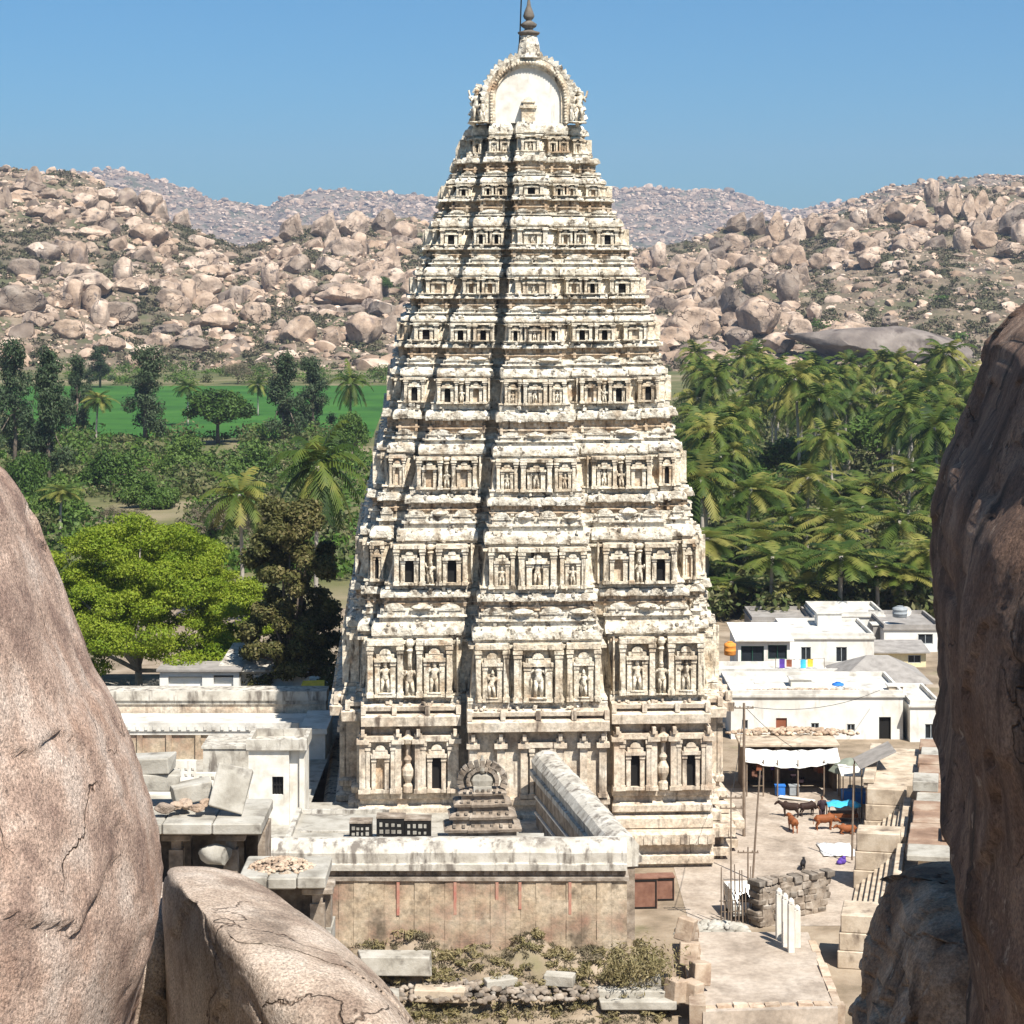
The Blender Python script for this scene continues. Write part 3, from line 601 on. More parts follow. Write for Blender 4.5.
# ---------------------------------------------------------------- boulders on the hills
import bmesh
def rock_mesh(seed, sub, m, cuts=7, elong=(1,1,1), rough=.10, name='boulder'):
    r = random.Random(seed); bm = bmesh.new(); bmesh.ops.create_icosphere(bm,subdivisions=sub,radius=1)
    pl = []
    for _ in range(cuts):
        n = Vector((r.gauss(0,1),r.gauss(0,1),r.gauss(0,.8))).normalized(); pl.append((n,r.uniform(.55,.88)))
    off = Vector((seed*3.1,seed*1.7,seed*.9))
    for v in bm.verts:
        p = v.co.copy()
        for n,d in pl:
            k = p.dot(n)-d
            if k > 0: p -= n*k*.93
        p *= 1+noise.noise(p*1.6+off)*rough*1.6+noise.noise(p*4+off)*rough*.5+noise.noise(p*9+off)*rough*.22
        v.co = Vector((p.x*elong[0],p.y*elong[1],p.z*elong[2]))
    me = bpy.data.meshes.new(name); bm.to_mesh(me); bm.free(); me.materials.append(m)
    me.polygons.foreach_set('use_smooth',[True]*len(me.polygons))
    try: me.set_sharp_from_angle(angle=R(32))
    except Exception: pass
    return me
ROCKS = [('rounded',rock_mesh(i,4,M['boulder'],9,(1,.9,.8))) for i in (1,2,3)]+[('flat',rock_mesh(i,4,M['boulder'],9,(1.2,1,.5),.12)) for i in (4,5)]+[('blocky',rock_mesh(i,4,M['boulder'],13,(1,.85,.75),.08)) for i in (6,7,8)]+[('tall',rock_mesh(i,4,M['boulder'],12,(.75,.75,1.15),.08)) for i in (9,10)]
LOWR = []
for i in range(8):
    me = rock_mesh(30+i,2,None,7,(1,.9,.75)) if False else None
    bm = bmesh.new(); bmesh.ops.create_icosphere(bm,subdivisions=2,radius=1); r = random.Random(60+i)
    pl = [(Vector((r.gauss(0,1),r.gauss(0,1),r.gauss(0,.8))).normalized(),r.uniform(.5,.85)) for _ in range(11)]
    vs = []
    for v in bm.verts:
        p = v.co.copy()
        for n,d in pl:
            k = p.dot(n)-d
            if k > 0: p -= n*k*.93
        p *= 1+noise.noise(p*2+Vector((i*3,0,0)))*.2
        vs.append((p.x,p.y*.9,p.z*.78))
    LOWR.append((np.array(vs),np.array([[v.index for v in f.verts] for f in bm.faces]))); bm.free()
def rock_mass(name, items, m):
    V=[];Fc=[];o=0
    for x,y,z,s,r in items:
        vs,fs = LOWR[r.randrange(8)]; a = r.uniform(0,6.28); b_ = r.uniform(-.5,.5)
        c,s_ = math.cos(a),math.sin(a); cb,sb = math.cos(b_),math.sin(b_)
        R3 = np.array([[c,-s_,0],[s_,c,0],[0,0,1]])@np.array([[1,0,0],[0,cb,-sb],[0,sb,cb]])
        V.append((vs*np.array([s*r.uniform(.8,1.3),s*r.uniform(.7,1.1),s*r.uniform(.5,.95)]))@R3.T+np.array([x,y,z])); Fc.append(fs+o); o += len(vs)
    ob = link(name,np_mesh(name,np.concatenate(V),np.concatenate(Fc),m,True))
    try: ob.data.set_sharp_from_angle(angle=R(35))
    except Exception: pass
    return tag(ob,kind='stuff')
r = random.Random(77); cand = []
def clear(u,Y,side): return noise.noise(Vector((u*.03,Y*.006,side*4.0)))+.5*noise.noise(Vector((u*.09,Y*.02,side*4.0+9)))
def cap_px(u,hill):      # open soil patches that carry few rocks
    return 0
# hand-placed big ones: (px, py of centre, width px, height px, shape)
HAND = [(365,332,48,40,'rounded'),(385,222,34,30,'blocky'),(355,225,40,34,'blocky'),(325,226,38,34,'blocky'),(292,228,34,36,'blocky'),(405,235,34,28,'rounded'),(300,330,50,36,'blocky'),(332,338,26,22,'blocky'),(280,330,26,26,'blocky'),(345,295,70,26,'flat'),
 (150,205,36,30,'rounded'),(125,200,40,28,'blocky'),(85,203,32,22,'rounded'),(105,196,30,18,'flat'),(160,192,26,28,'blocky'),(182,212,26,26,'blocky'),(55,215,30,20,'blocky'),(40,252,36,20,'rounded'),(20,300,60,34,'rounded'),(90,282,70,30,'flat'),(150,235,50,26,'rounded'),(60,300,30,22,'rounded'),(120,312,46,26,'rounded'),(215,322,54,24,'flat'),(170,300,34,26,'rounded'),(250,290,34,24,'blocky'),(205,285,40,26,'rounded'),(25,270,40,26,'rounded'),(235,345,30,18,'flat'),(190,345,44,20,'flat'),(70,330,40,24,'rounded'),(110,345,36,20,'flat'),(160,340,34,20,'rounded'),(262,262,30,18,'flat'),
 (695,325,62,42,'rounded'),(708,290,50,36,'blocky'),(735,305,36,50,'blocky'),(760,320,58,46,'rounded'),(780,345,44,26,'rounded'),(755,285,30,32,'tall'),(790,290,34,44,'tall'),(800,275,30,30,'blocky'),(690,273,34,28,'rounded'),(720,245,28,24,'blocky'),(738,222,30,26,'blocky'),(757,224,28,30,'blocky'),(775,228,26,38,'tall'),(795,230,28,36,'tall'),(812,226,26,30,'blocky'),(830,220,34,20,'flat'),(785,257,34,26,'rounded'),(735,243,34,22,'rounded'),(860,220,26,28,'tall'),(875,215,24,28,'blocky'),(900,212,34,28,'blocky'),(933,195,22,34,'tall'),(953,203,26,44,'tall'),(968,208,20,34,'tall'),(980,205,26,36,'tall'),(997,215,26,44,'tall'),(1015,222,40,44,'blocky'),(945,225,26,24,'blocky'),(855,323,22,22,'rounded'),(815,315,20,26,'rounded'),(890,320,26,16,'flat'),(660,300,40,24,'rounded'),(655,325,36,24,'rounded'),(668,275,26,18,'rounded'),(700,348,60,22,'flat'),(885,346,210,46,'flat'),(845,332,70,22,'flat'),(740,340,36,26,'rounded'),(1010,250,34,24,'blocky'),(985,240,30,22,'rounded'),(915,240,34,22,'blocky'),(870,262,30,20,'rounded'),(820,262,26,20,'rounded'),(848,245,26,20,'rounded'),(900,265,24,16,'flat'),(640,262,30,18,'flat'),(800,330,30,26,'rounded'),(770,270,24,18,'blocky')]
def depth_for(u,py,zf,Ya,Yb):     # where the sight line meets the hillside
    for Y in np.linspace(Ya,Yb,160):
        if H-(py-HY)*Y/F <= zf(u,Y)+.5: return Y
    return Yb
BL = []
for u,py,w,h,shape in HAND:
    zf,Yb,Yr = (zL,842,1300) if u < 450 else (zR,832,1400)
    Y = depth_for(u,py+h*.3,zf,Yb,Yr); k = Y/F
    BL.append((u,Y,w*k/2*.86,h*k/2*.92,shape,min(H-(py-HY)*k,float(zf(u,Y))+h*k*.30)))
mass = []
for side,(u0,u1,zf,Yb,Yr,n) in enumerate(((-60,440,zL,845,1320,11500),(620,1090,zR,835,1420,11500))):
    for _ in range(n):
        u = r.uniform(u0,u1); t = r.random()**.9; Y = Yb+(Yr-Yb)*t
        s = min(7.5,.72*(1-r.random())**-.58)*(1.0+.3*t)
        if side == 1 and u > 800 and t < .55: s *= .62
        if t > .8: s *= .6
        s *= .9
        if clear(u,Y,side)+.40*r.random() < -.09: continue
        cand.append((s,u,Y,zf,side))
cand.sort(key=lambda c:-c[0]); nind = 298-len(BL)
SHW = {'rounded':(1,.9,.8),'flat':(1.2,1,.5),'blocky':(1,.85,.75),'tall':(.75,.75,1.15)}
for s,u,Y,zf,side in cand[:nind]:
    sh = r.choice(['rounded','blocky','blocky','blocky','flat','tall']); e = SHW[sh]
    BL.append((u,Y,s*e[0],s*e[2],sh,zf(u,Y)+s*e[2]*.35))
for s,u,Y,zf,side in cand[nind:]: mass.append(((u-512)*Y/F,Y,zf(u,Y)+s*.08,s,r))
rock_mass('hillside_rubble',mass,M['boulder_mass'])['label'] = 'countless smaller tan rocks strewn over both hillsides'
# labels: by hill, by height on the hill, counted from the hill's left end
bands = {}
for b_ in BL:
    u,Y = b_[0],b_[1]; hill = 'left' if u < 500 else 'right'; Yb,Yr = (842,1300) if u < 500 else (832,1400)
    t = (Y-Yb)/(Yr-Yb); bd = 'foot' if t < .12 else 'lower slope' if t < .35 else 'middle slope' if t < .6 else 'upper slope' if t < .85 else 'crest'
    bands.setdefault((hill,bd),[]).append(b_)
for (hill,bd),lst in bands.items():
    lst.sort(key=lambda q:q[0]); cnt = {}
    for u,Y,rx,rz_,sh,zc in lst:
        sz = 'huge' if rx > 8.5 else 'large' if rx > 5 else 'mid-sized'
        key = (sz,sh); cnt[key] = cnt.get(key,0)+1
        cands = [m_ for s_,m_ in ROCKS if s_ == sh]; o = link('boulder',r.choice(cands)); e = SHW[sh]
        o.location = ((u-512)*Y/F,Y,zc); sy = (rx/e[0]+rz_/e[2])/2
        o.scale = (rx/e[0],sy,rz_/e[2])
        if rx > 28: o.data = o.data.copy(); o.data.materials[0] = M['boulder_grey']; o['label'] = 'vast smooth dark grey sheet of rock at the foot of the right hill'; o.rotation_euler = (r.uniform(-.1,.1),r.uniform(-.15,.15),r.uniform(-.4,.4)+r.choice([0,math.pi]))
        tag(o,f'{sz} {sh} boulder, {hill} hill {bd}, {ordinal(cnt[key])} such from the left','boulder',f'boulders on the {hill} hillside')
# crowds of stones on the far hills
mass = []
for zf,u0,u1,Ya,Yr,n in ((zF1,-20,470,4700,5640,4600),(zF2,560,840,4900,5840,3200),(zF3,780,1060,2000,2630,3000)):
    for _ in range(n):
        u = r.uniform(u0,u1); Y = Ya+(Yr-Ya)*math.sqrt(r.random()); s = min(8,1.7*(1-r.random())**-.42)*Ya/2500
        mass.append(((u-512)*Y/F,Y,zf(u,Y)+s*.25,s,r))
rock_mass('far_hillside_rocks',mass,M['boulder_mass'])['label'] = 'rocks carpeting the far bluish hills'

# ================================================================== boulders and cliffs beside the camera
def crag(name, label, prof, Yc, D, xfar, m, side, seed, e=2.6, nz=150, nt=230, amp=.10, tilt=0.0, tops=.35, eY=None, chip=.5, cell=1.0):
    """prof: rows (py, px) of the free edge seen at distance eY; side +1: the rock lies to the left of that edge"""
    eY = eY or Yc; ys_ = [p[0] for p in prof]; y0,y1 = ys_[0],ys_[-1]; V=[]
    for j in range(nz):
        t = j/(nz-1); py = y0+(y1-y0)*(t**1.35); px = float(np.interp(py,ys_,[p[1] for p in prof]))
        xe = (px-512)*eY/F-(-tilt if side < 0 else 0)*(eY-Yc); z = H-(py-HY)*eY/F
        k = 1-(1-min(1,t/tops))**2.4; k = max(.02,k)
        cx = (xe+xfar)/2; hw = abs(xe-xfar)/2; dd = D*k**.55
        for i in range(nt):
            a = 2*math.pi*i/nt; ca,sa = math.cos(a),math.sin(a)
            x = math.copysign(abs(ca)**(2/e),ca)*hw; y = math.copysign(abs(sa)**(2/e),sa)*dd
            V.append(Vector((cx+x+tilt*y*side, Yc+y, z)))
    off = Vector((seed,seed*.7,seed*1.3)); W=[]
    for j in range(nz):
        cen = sum((V[j*nt+i] for i in range(nt)),Vector())/nt
        for i in range(nt):
            p = V[j*nt+i]; d = p-cen; d.z = 0; d = d.normalized() if d.length > 1e-6 else Vector((0,0,1))
            n = noise.noise(p*.55+off)*1.5+noise.fractal(p*1.7+off,.9,2.1,6)*.55
            q = p*Vector((1,1,1)).x*cell+off; q = q+Vector((noise.noise(q*1.5),noise.noise(q*1.5+off),noise.noise(q*1.5-off)))*.35
            ds,pt = noise.voronoi(q); h1 = noise.cell(pt[0]*7.3)
            n += chip*(h1*.8+(q-pt[0]).dot(Vector((noise.cell(pt[0]*3.1)-.5,noise.cell(pt[0]*5.7)-.5,noise.cell(pt[0]*9.1)-.5)))*1.6)
            n -= chip*.9*max(0,1-(ds[1]-ds[0])/.05)
            W.append(p+d*n*amp+Vector((0,0,noise.noise(p*1.1-off)*amp*.8)))
    b = MB(); b.loft([W[j*nt:(j+1)*nt] for j in range(nz-1,-1,-1)])
    o = b.build(name,m,smooth=True); tag(o,label,'boulder'); return o
crag('boulder','huge smooth pinkish boulder filling the left foreground',[(448,-46),(478,-8),(505,8),(545,27),(595,44),(645,60),(695,80),(725,96),(770,115),(830,133),(880,143),(920,146),(960,143),(1000,134),(1100,112)],12,2.6,-5.6,M['rock_near'],1,3.1,e=2.3,amp=.05,tops=.5,chip=.35,cell=.9)
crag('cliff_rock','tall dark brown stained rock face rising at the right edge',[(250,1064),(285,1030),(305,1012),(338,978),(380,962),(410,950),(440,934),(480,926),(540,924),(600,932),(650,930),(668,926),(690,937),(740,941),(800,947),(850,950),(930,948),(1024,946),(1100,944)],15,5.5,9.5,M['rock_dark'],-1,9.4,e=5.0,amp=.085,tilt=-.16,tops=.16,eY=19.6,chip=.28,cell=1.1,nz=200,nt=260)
crag('boulder','rounded tan boulder with a dark shaded left face in the bottom foreground',[(899,212),(902,236),(909,262),(923,305),(943,333),(963,355),(983,372),(1003,386),(1030,397),(1100,410)],14,1.6,-2.02,M['rock_grey'],1,5.7,e=3.2,amp=.04,tilt=-.38,tops=.5,chip=.6,cell=.9)
crag('boulder','narrow grey rock wedged between the two big foreground boulders',[(893,178),(900,188),(930,193),(980,194),(1030,194),(1100,196)],15.6,.7,-3.2,M['rock_grey'],1,2.2,e=3.0,amp=.04,tops=.3,nz=60,nt=90)
crag('rock_ledge','brown streaked rock ledge below the dark rock face at right',[(892,936),(900,922),(912,910),(930,900),(950,892),(975,883),(1000,875),(1030,868),(1100,858)],19,1.6,8.0,M['ledge_rock'],-1,6.6,e=4.5,amp=.10,tops=.22,chip=.7,cell=1.7)
# ================================================================== vegetation
def leaves_np(cen, nrm, size, g, aspect=.55, up=0.0):
    n = len(cen); nrm = nrm/np.maximum(1e-6,np.linalg.norm(nrm,axis=1,keepdims=True))
    t = g.normal(size=(n,3)); t[:,2] += up; t -= nrm*np.sum(t*nrm,axis=1,keepdims=True); t /= np.maximum(1e-6,np.linalg.norm(t,axis=1,keepdims=True))
    w = np.cross(nrm,t); s = size[:,None]
    V = np.stack([cen-t*s, cen+w*s*aspect, cen+t*s, cen-w*s*aspect],1).reshape(-1,3)
    Q = np.arange(n*4).reshape(n,4); return V,Q
def crown_pts(blobs, n, g, shell=.55):
    B = np.array(blobs); w = B[:,3]*B[:,4]+.001; w = w/w.sum(); k = g.choice(len(B),n,p=w)
    d = g.normal(size=(n,3)); d /= np.linalg.norm(d,axis=1,keepdims=True); rr = shell+(1-shell)*g.random(n)**.7; rr *= 1+.12*g.normal(size=n)
    c = B[k,:3]+d*rr[:,None]*B[k][:,[3,3,4]]
    return c, d+g.normal(size=(n,3))*.75+np.array([0,0,.35])
def blobs_dome(r, n, w, h, br, flat=.7):
    out = []
    for _ in range(n):
        a = r.uniform(0,6.283); q = math.sqrt(r.random()); zc = h*(.25+.75*(1-q*q)*r.uniform(.5,1)); b = br*r.uniform(.6,1.25)
        out.append((math.cos(a)*q*w,math.sin(a)*q*w,zc,b,b*flat))
    return out
def limbs(b, blobs, r, h0, rad, n=9, base=(0,0)):
    b.tube([(base[0],base[1],-.4),(base[0]+.02*h0,base[1],h0*.5),(base[0],base[1]+.02*h0,h0)],[rad*1.35,rad,rad*.8],9)
    for q in r.sample(blobs,min(n,len(blobs))):
        m_ = Vector((q[0]*.45+r.uniform(-.3,.3),q[1]*.45,h0+(q[2]-h0)*.45+.3))
        b.tube([(base[0],base[1],h0*.9),m_,(q[0],q[1],q[2])],[rad*.55,rad*.36,rad*.12],6)
def make_crown(name, seed, blobs, n, size, m, shell=.5, aspect=.55, up=0.0):
    g = np.random.default_rng(seed); c,d = crown_pts(blobs,n,g,shell); s = size*(.6+.8*g.random(n))
    V,Q = leaves_np(c,d,s,g,aspect,up); return np_mesh(name,V,Q,m)
# the two near trees behind the cloister
def near_tree(px, ytop, wpx, Y, base_z, label, cat, name, leafm, barkm, n, lsize, seed, nb, flat, brk, kind):
    r = random.Random(seed); k = Y/F; top = H-(ytop-HY)*k; w = wpx*k/2; h = top-base_z
    t = thing(name,label,cat,((px-512)*k,Y,base_z))
    bl = []
    for q in range(nb):
        a = r.uniform(0,6.283); rr = math.sqrt(r.random()); u = rr
        if kind == 'umbrella': zc = h*(.97-.50*u**2.2)-r.random()**1.5*h*.42; b_ = brk*r.uniform(.55,1.2)
        else: zc = h*r.uniform(.25,.93); rr *= math.sin(math.pi*min(1,(zc/h)*.86+.12))**.6; b_ = brk*r.uniform(.6,1.2)
        bl.append((math.cos(a)*rr*(w-b_*.6),math.sin(a)*rr*(w-b_*.6),min(zc,h-b_*flat*.8),b_,b_*flat))
    mb = MB(); limbs(mb,bl,r,h*.32,.32 if kind == 'umbrella' else .28,18); mb.build('trunk',barkm,t,smooth=True)
    link('crown',make_crown('crown',seed,bl,n,lsize,leafm,.45),t); return t
near_tree(138,514,312,168,0,'broad bright green tree spreading behind the left cloister roof','tree','spreading_tree',M['leaf_bright'],M['palebark'],230000,.105,5,300,.5,1.35,'umbrella')
near_tree(292,486,118,158,0,'olive-brown tree standing close to the left side of the tower','tree','dark_tree',M['leaf_olive'],M['bark'],60000,.14,8,120,.8,.85,'oval')
near_tree(222,628,70,160,0,'small yellow-green tree below the spreading bright tree','tree','small_tree',M['leaf_bright'],M['bark'],7000,.17,12,16,.7,.9,'oval')

# shared crowns for the trees further out (unit: metres, 10 m tall)
TREES = {}
def tree_kind(kind, seed):
    r = random.Random(seed); tr = MB()
    if kind == 'feathery':
        bl = [(r.gauss(0,.9)*(1-.55*q/22),r.gauss(0,.9)*(1-.55*q/22),1.8+q*.36,r.uniform(.55,1.0),r.uniform(.7,1.2)) for q in range(23)]
        limbs(tr,bl,r,5.0,.16,9); c = make_crown('crown',seed,bl,9000,.15,M['leaf_cas'],.2,.35,1.5)
    elif kind == 'round':
        bl = [(x,y,z+3.2,a,c_) for x,y,z,a,c_ in blobs_dome(r,26,3.4,5.0,1.35,.8)]
        limbs(tr,bl,r,3.0,.22,9); c = make_crown('crown',seed,bl,8000,.21,M['leaf_mid'],.5)
    elif kind == 'dry':
        bl = [(x,y,z+1.6,a,c_) for x,y,z,a,c_ in blobs_dome(r,22,3.6,6.0,1.3,.9)]
        limbs(tr,bl,r,2.4,.2,14); c = make_crown('crown',seed,bl,3800,.20,M['leaf_dry'],.2,.25)
    else:    # bush
        bl = [(x,y,z-.4,a,c_) for x,y,z,a,c_ in blobs_dome(r,26,4.4,5.6,1.9,.8)]
        limbs(tr,bl,r,1.6,.25,6); c = make_crown('crown',seed,bl,9000,.25,M['leaf_mid'],.55)
    return tr.mesh('trunk',M['bark'],True), c
for kd in ('feathery','round','dry','bush'): TREES[kd] = [tree_kind(kd,200+i*7+len(kd)) for i in range(3)]
KN = {'feathery':('feathery_tree','tree'),'round':('round_tree','tree'),'dry':('dry_tree','tree'),'bush':('bush','bush')}
def far_tree(px, ytop, ybase, wpx, kind, label, group=None, seed=0):
    p = G(px,ybase); k = p.y/F; h = (ybase-ytop)*k; w = wpx*k; tm,cm = TREES[kind][seed%3]
    nw = {'feathery':3.6,'round':8.4,'dry':8.4,'bush':11.5}[kind]; nh = {'feathery':10.6,'round':9.4,'dry':9.2,'bush':7.0}[kind]
    t = thing(KN[kind][0],label,KN[kind][1],p,seed*1.3,group); t.scale = (w/nw,w/nw,h/nh)
    link('trunk',tm,t); link('crown',cm,t); return t
LT = [(14,336,470,44,'feathery','tall dark feathery tree at the far left edge above the big boulder'),(48,343,492,52,'feathery','tallest feathery tree in the left clump beyond the big boulder'),(78,352,440,30,'feathery','slim feathery tree on the right of the left clump'),
 (146,343,446,46,'feathery','tall airy feathery tree standing alone before the green field'),(283,348,448,42,'feathery','dark conical feathery tree on the right part of the green field'),(312,354,440,36,'feathery','paler feathery tree right beside the dark conical one'),(100,345,388,24,'feathery','small feathery tree at the far edge of the field, left end'),
 (218,378,444,70,'round','round-crowned dark tree standing in the green field'),(352,405,470,40,'round','dark round tree pressed against the left side of the tower'),(238,355,384,34,'dry','bare grey tree at the foot of the left hill'),
 (187,432,478,72,'bush','dense rounded dark green bush just below the field'),(112,444,492,74,'bush','broad green bush left of the dense rounded bush'),(60,470,520,60,'bush','green bush beside the edge of the big boulder'),(255,440,482,66,'bush','light green bush below the field, right of the dense one'),(305,452,500,50,'bush','mid green bush left of the tall coconut palm'),(25,440,500,60,'bush','dark bush at the far left edge above the boulder'),(150,470,508,60,'bush','low green bush under the dense rounded bush'),
 (212,482,548,84,'dry','brown leafless thicket above the bright tree'),(265,492,552,56,'dry','brown dry thicket beside the olive-brown tree'),(120,500,528,50,'dry','low dry scrub on the bare strip above the bright tree'),
 (383,274,298,20,'round','lone green tree growing between boulders left of the tower')]
for i,(a,b_,c,d,kd,lb) in enumerate(LT):
    if 'lone green' in lb:
        Y = depth_for(a,298,zL,842,1300); t = far_tree(a,b_,c,d,kd,lb,None,i); k = Y/F; t.location = P(a,298,Y); t.scale = (d*k/8.4,d*k/8.4,24*k/9.4); continue
    far_tree(a,b_,c,d,kd,lb,None,i)
# palms
def make_palm(seed, h):
    r = random.Random(seed); tr = MB(); lean = r.uniform(-.06,.06)*h; ly = r.uniform(-.05,.05)*h
    pts = [(lean*(q/6)**2,ly*(q/6)**2,h*q/6-.2) for q in range(7)]; tr.tube(pts,[.24,.19,.17,.16,.15,.14,.15],8)
    top = Vector(pts[-1]); V=[]; Q=[]
    def quad(a,b_,c,d): o=len(V); V.extend([a,b_,c,d]); Q.append((o,o+1,o+2,o+3))
    nf = 28; TR=[]
    for q in range(nf):
        az = q*2.39996+r.uniform(-.2,.2); el = 1.3-2.1*(q/nf)**.9+r.uniform(-.15,.15); ln = r.uniform(3.4,4.5)*(1 if q > 4 else .8)
        d = Vector((math.cos(az)*math.cos(el),math.sin(az)*math.cos(el),math.sin(el))); p = top.copy(); ns = 17; st = ln/ns; side = Vector((-math.sin(az),math.cos(az),0)); o0 = len(V); dirs=[]
        for s in range(ns+1):
            V.append(p.copy()); dirs.append(d.copy()); d = (d+Vector((0,0,-.050-.006*s))).normalized(); p = p+d*st
        for s in range(2,ns):
            L_ = .95*math.sin(math.pi*min(1,(s+2)/(ns+3.5)))**.6; dd_ = dirs[s]
            for sg in (-1,1):
                dv = (side*sg*.8+dd_*.6-Vector((0,0,.35+.35*r.random()))).normalized()*L_*r.uniform(.85,1.12); o = len(V)
                V.extend([V[o0+s]+dv+dd_*.02, V[o0+s]+dv+dd_*.09]); Q.append((o0+s,o,o+1,o0+s+1) if sg > 0 else (o0+s+1,o+1,o,o0+s))
    return tr.mesh('trunk',M['palebark'],True), np_mesh('fronds',[tuple(v) for v in V],Q,M['frond'])
PALM = [(hh,make_palm(300+i,hh)) for i,hh in enumerate((9,10.5,12,8,11.5,13))]
def palm(x,y,label,k,group,s=1.0,rz=0.0,hs=None):
    hh,(tm,cm) = PALM[k%6]; t = thing('coconut_palm',label,'palm',(x,y,0),rz,group); t.scale = (s,s,s if hs is None else hs/hh)
    link('trunk',tm,t); link('fronds',cm,t); return t
for i,(px,yc,Y,lb,s) in enumerate(((316,462,215,'big coconut palm with spread fronds close to the left side of the tower',1.35),(243,492,225,'coconut palm leaning out above the bright tree',1.25),(188,386,520,'coconut palm on the far side of the field, left of the round tree',1.2),(350,382,470,'coconut palm near the tower on the right edge of the field',1.25),(96,398,470,'coconut palm behind the left feathery trees',1.2),(60,490,300,'coconut palm low beside the foot of the feathery clump',1.0),(258,384,560,'small coconut palm between the round tree and the conical tree',1.0))):
    z = H-(yc-HY)*Y/F; palm((px-512)*Y/F,Y,lb,i,'coconut palms left of the tower',s,i*.9,z)
r = random.Random(5); rows = [(227,9),(240,9),(255,8),(272,9),(292,9),(314,10),(340,10),(370,11),(402,12),(436,13),(472,14),(508,15)]
for ri,(Y,n) in enumerate(rows):
    rn = ['front row']+[f'{ordinal(q)} row' for q in range(2,len(rows))]+['rearmost row']
    for q in range(n):
        px = 688+(q+.5)*(300/n)+r.uniform(-7,7); y = Y+r.uniform(-6,6)
        if 4 <= ri <= 7 and q in (2,3,5,6) and r.random() < .75: continue
        palm((px-512)*y/F,y,f'coconut palm in the {rn[ri]} of the right grove, {ordinal(q+1)} from the tower',r.randrange(6),'coconut palms of the right grove',r.uniform(1.15,1.55),r.uniform(0,6.28),r.uniform(3.0,8.0) if ri < 2 else r.uniform(6.5,11.5) if ri < 4 else None)
GT = [(735,445,520,90,'round','round green tree deep in the grove near the tower'),(800,430,500,100,'round','broad dark green tree amid the palm grove'),(880,405,480,90,'round','green tree rising in the grove towards the dark rock'),(720,478,540,60,'bush','bright bush in the grove close to the tower'),(770,470,530,80,'bush','dark bush in the middle of the palm grove'),(905,460,520,70,'dry','grey dry tree in the grove beside the dark rock')]
for i,(a,b_,c,d,kd,lb) in enumerate(GT): far_tree(a,b_,c,d,kd,lb,None,i+1)
# ground cover nobody could count
def clump_mass(name,label,pts,nper,size,m,seed,aspect=.55):
    g = np.random.default_rng(seed); Vs=[];Qs=[];o=0
    for x,y,z,rad,hh in pts:
        bl = [(g.normal()*rad*.45,g.normal()*rad*.45,hh*(.3+.4*g.random()),rad*(.4+.3*g.random()),hh*(.3+.25*g.random())) for _ in range(5)]
        c,d = crown_pts(bl,nper,g,.5); c[:,2] = np.maximum(c[:,2],-.1)
        V,Q = leaves_np(c+np.array([x,y,z]),d,size*(.6+.8*g.random(nper)),g,aspect); Vs.append(V);Qs.append(Q+o);o+=len(V)
    ob = link(name,np_mesh(name,np.concatenate(Vs),np.concatenate(Qs),m)); tag(ob,label,None,None,'stuff'); return ob
pts = []
for _ in range(330):
    Y = r.uniform(250,478); px = r.uniform(-60,372)
    row = HY+F*H/Y
    if 505 < row < 545 and 90 < px < 200: continue
    pts.append(((px-512)*Y/F,Y,0,r.uniform(2.5,5.5),r.uniform(2.0,4.6)))
for _ in range(60):
    Y = r.uniform(722,835); px = r.uniform(60,400); pts.append(((px-512)*Y/F,Y,0,r.uniform(2.5,5.5),r.uniform(2.0,6)))
r.shuffle(pts); n3 = len(pts)//3
clump_mass('undergrowth','mid green undergrowth covering the plain left of the tower',pts[:n3],260,.40,M['leaf_mid'],1)
clump_mass('undergrowth','darker undergrowth mixed into the plain left of the tower',pts[n3:2*n3],260,.36,M['leaf_dark'],11)
clump_mass('undergrowth','bright green undergrowth on the plain left of the tower',[(x,y,z,a*.9,b_*.7) for x,y,z,a,b_ in pts[2*n3:]],220,.34,M['leaf_dry'] if False else M['leaf_lush'],12)
pts = []
for _ in range(90):
    Y = r.uniform(221,246); px = r.uniform(690,970); pts.append(((px-512)*Y/F,Y,0,r.uniform(1.5,2.6),r.uniform(2.2,4.6)))
for _ in range(320):
    Y = r.uniform(242,600); px = r.uniform(668,1000); pts.append(((px-512)*Y/F,Y,0,r.uniform(2.5,5),r.uniform(1.8,5.0)))
clump_mass('undergrowth','dark green undergrowth between the palms of the right grove',pts,220,.38,M['leaf_dark'],2)
pts = []
for side,(zf,u0,u1,Ya,Yb) in enumerate(((zL,-20,430,845,1300),(zR,630,1060,835,1400))):
    for _ in range(5200):
        u = r.uniform(u0,u1); Y = r.uniform(Ya,Yb); s = r.uniform(1.4,3.8)
        if clear(u,Y,side)+.5*(r.random()-.5) > -.04: continue
        pts.append(((u-512)*Y/F,Y,zf(u,Y)-.2,s,s*.7))
r.shuffle(pts); h_ = int(len(pts)*.6)
clump_mass('hill_scrub','grey-green scrub between the rocks of both hills',pts[:h_],40,.7,M['leaf_scrub'],3)
clump_mass('hill_scrub','dry brown scrub between the rocks of both hills',pts[h_:],40,.6,M['leaf_dry'],13)
pts = [((u-512)*Y/F,Y,zR(u,Y),s,s*.7) for u,Y,s in ((820,960,6),(828,950,5),(862,905,7),(880,900,6),(905,895,6),(690,1000,5),(960,890,6),(940,1010,4),(880,905,5))]
clump_mass('hill_bushes','brighter green bushes on the right hill',pts,220,.6,M['leaf_mid'],4)
pts = []
for _ in range(190):
    x = r.uniform(-7.5,7.2); y = r.uniform(102.6,106.3)
    if r.random() > .55+.06*(x+7): continue
    pts.append((x,y,float(ground_z(x,y))-.05,r.uniform(.2,.6),r.uniform(.12,.42)))
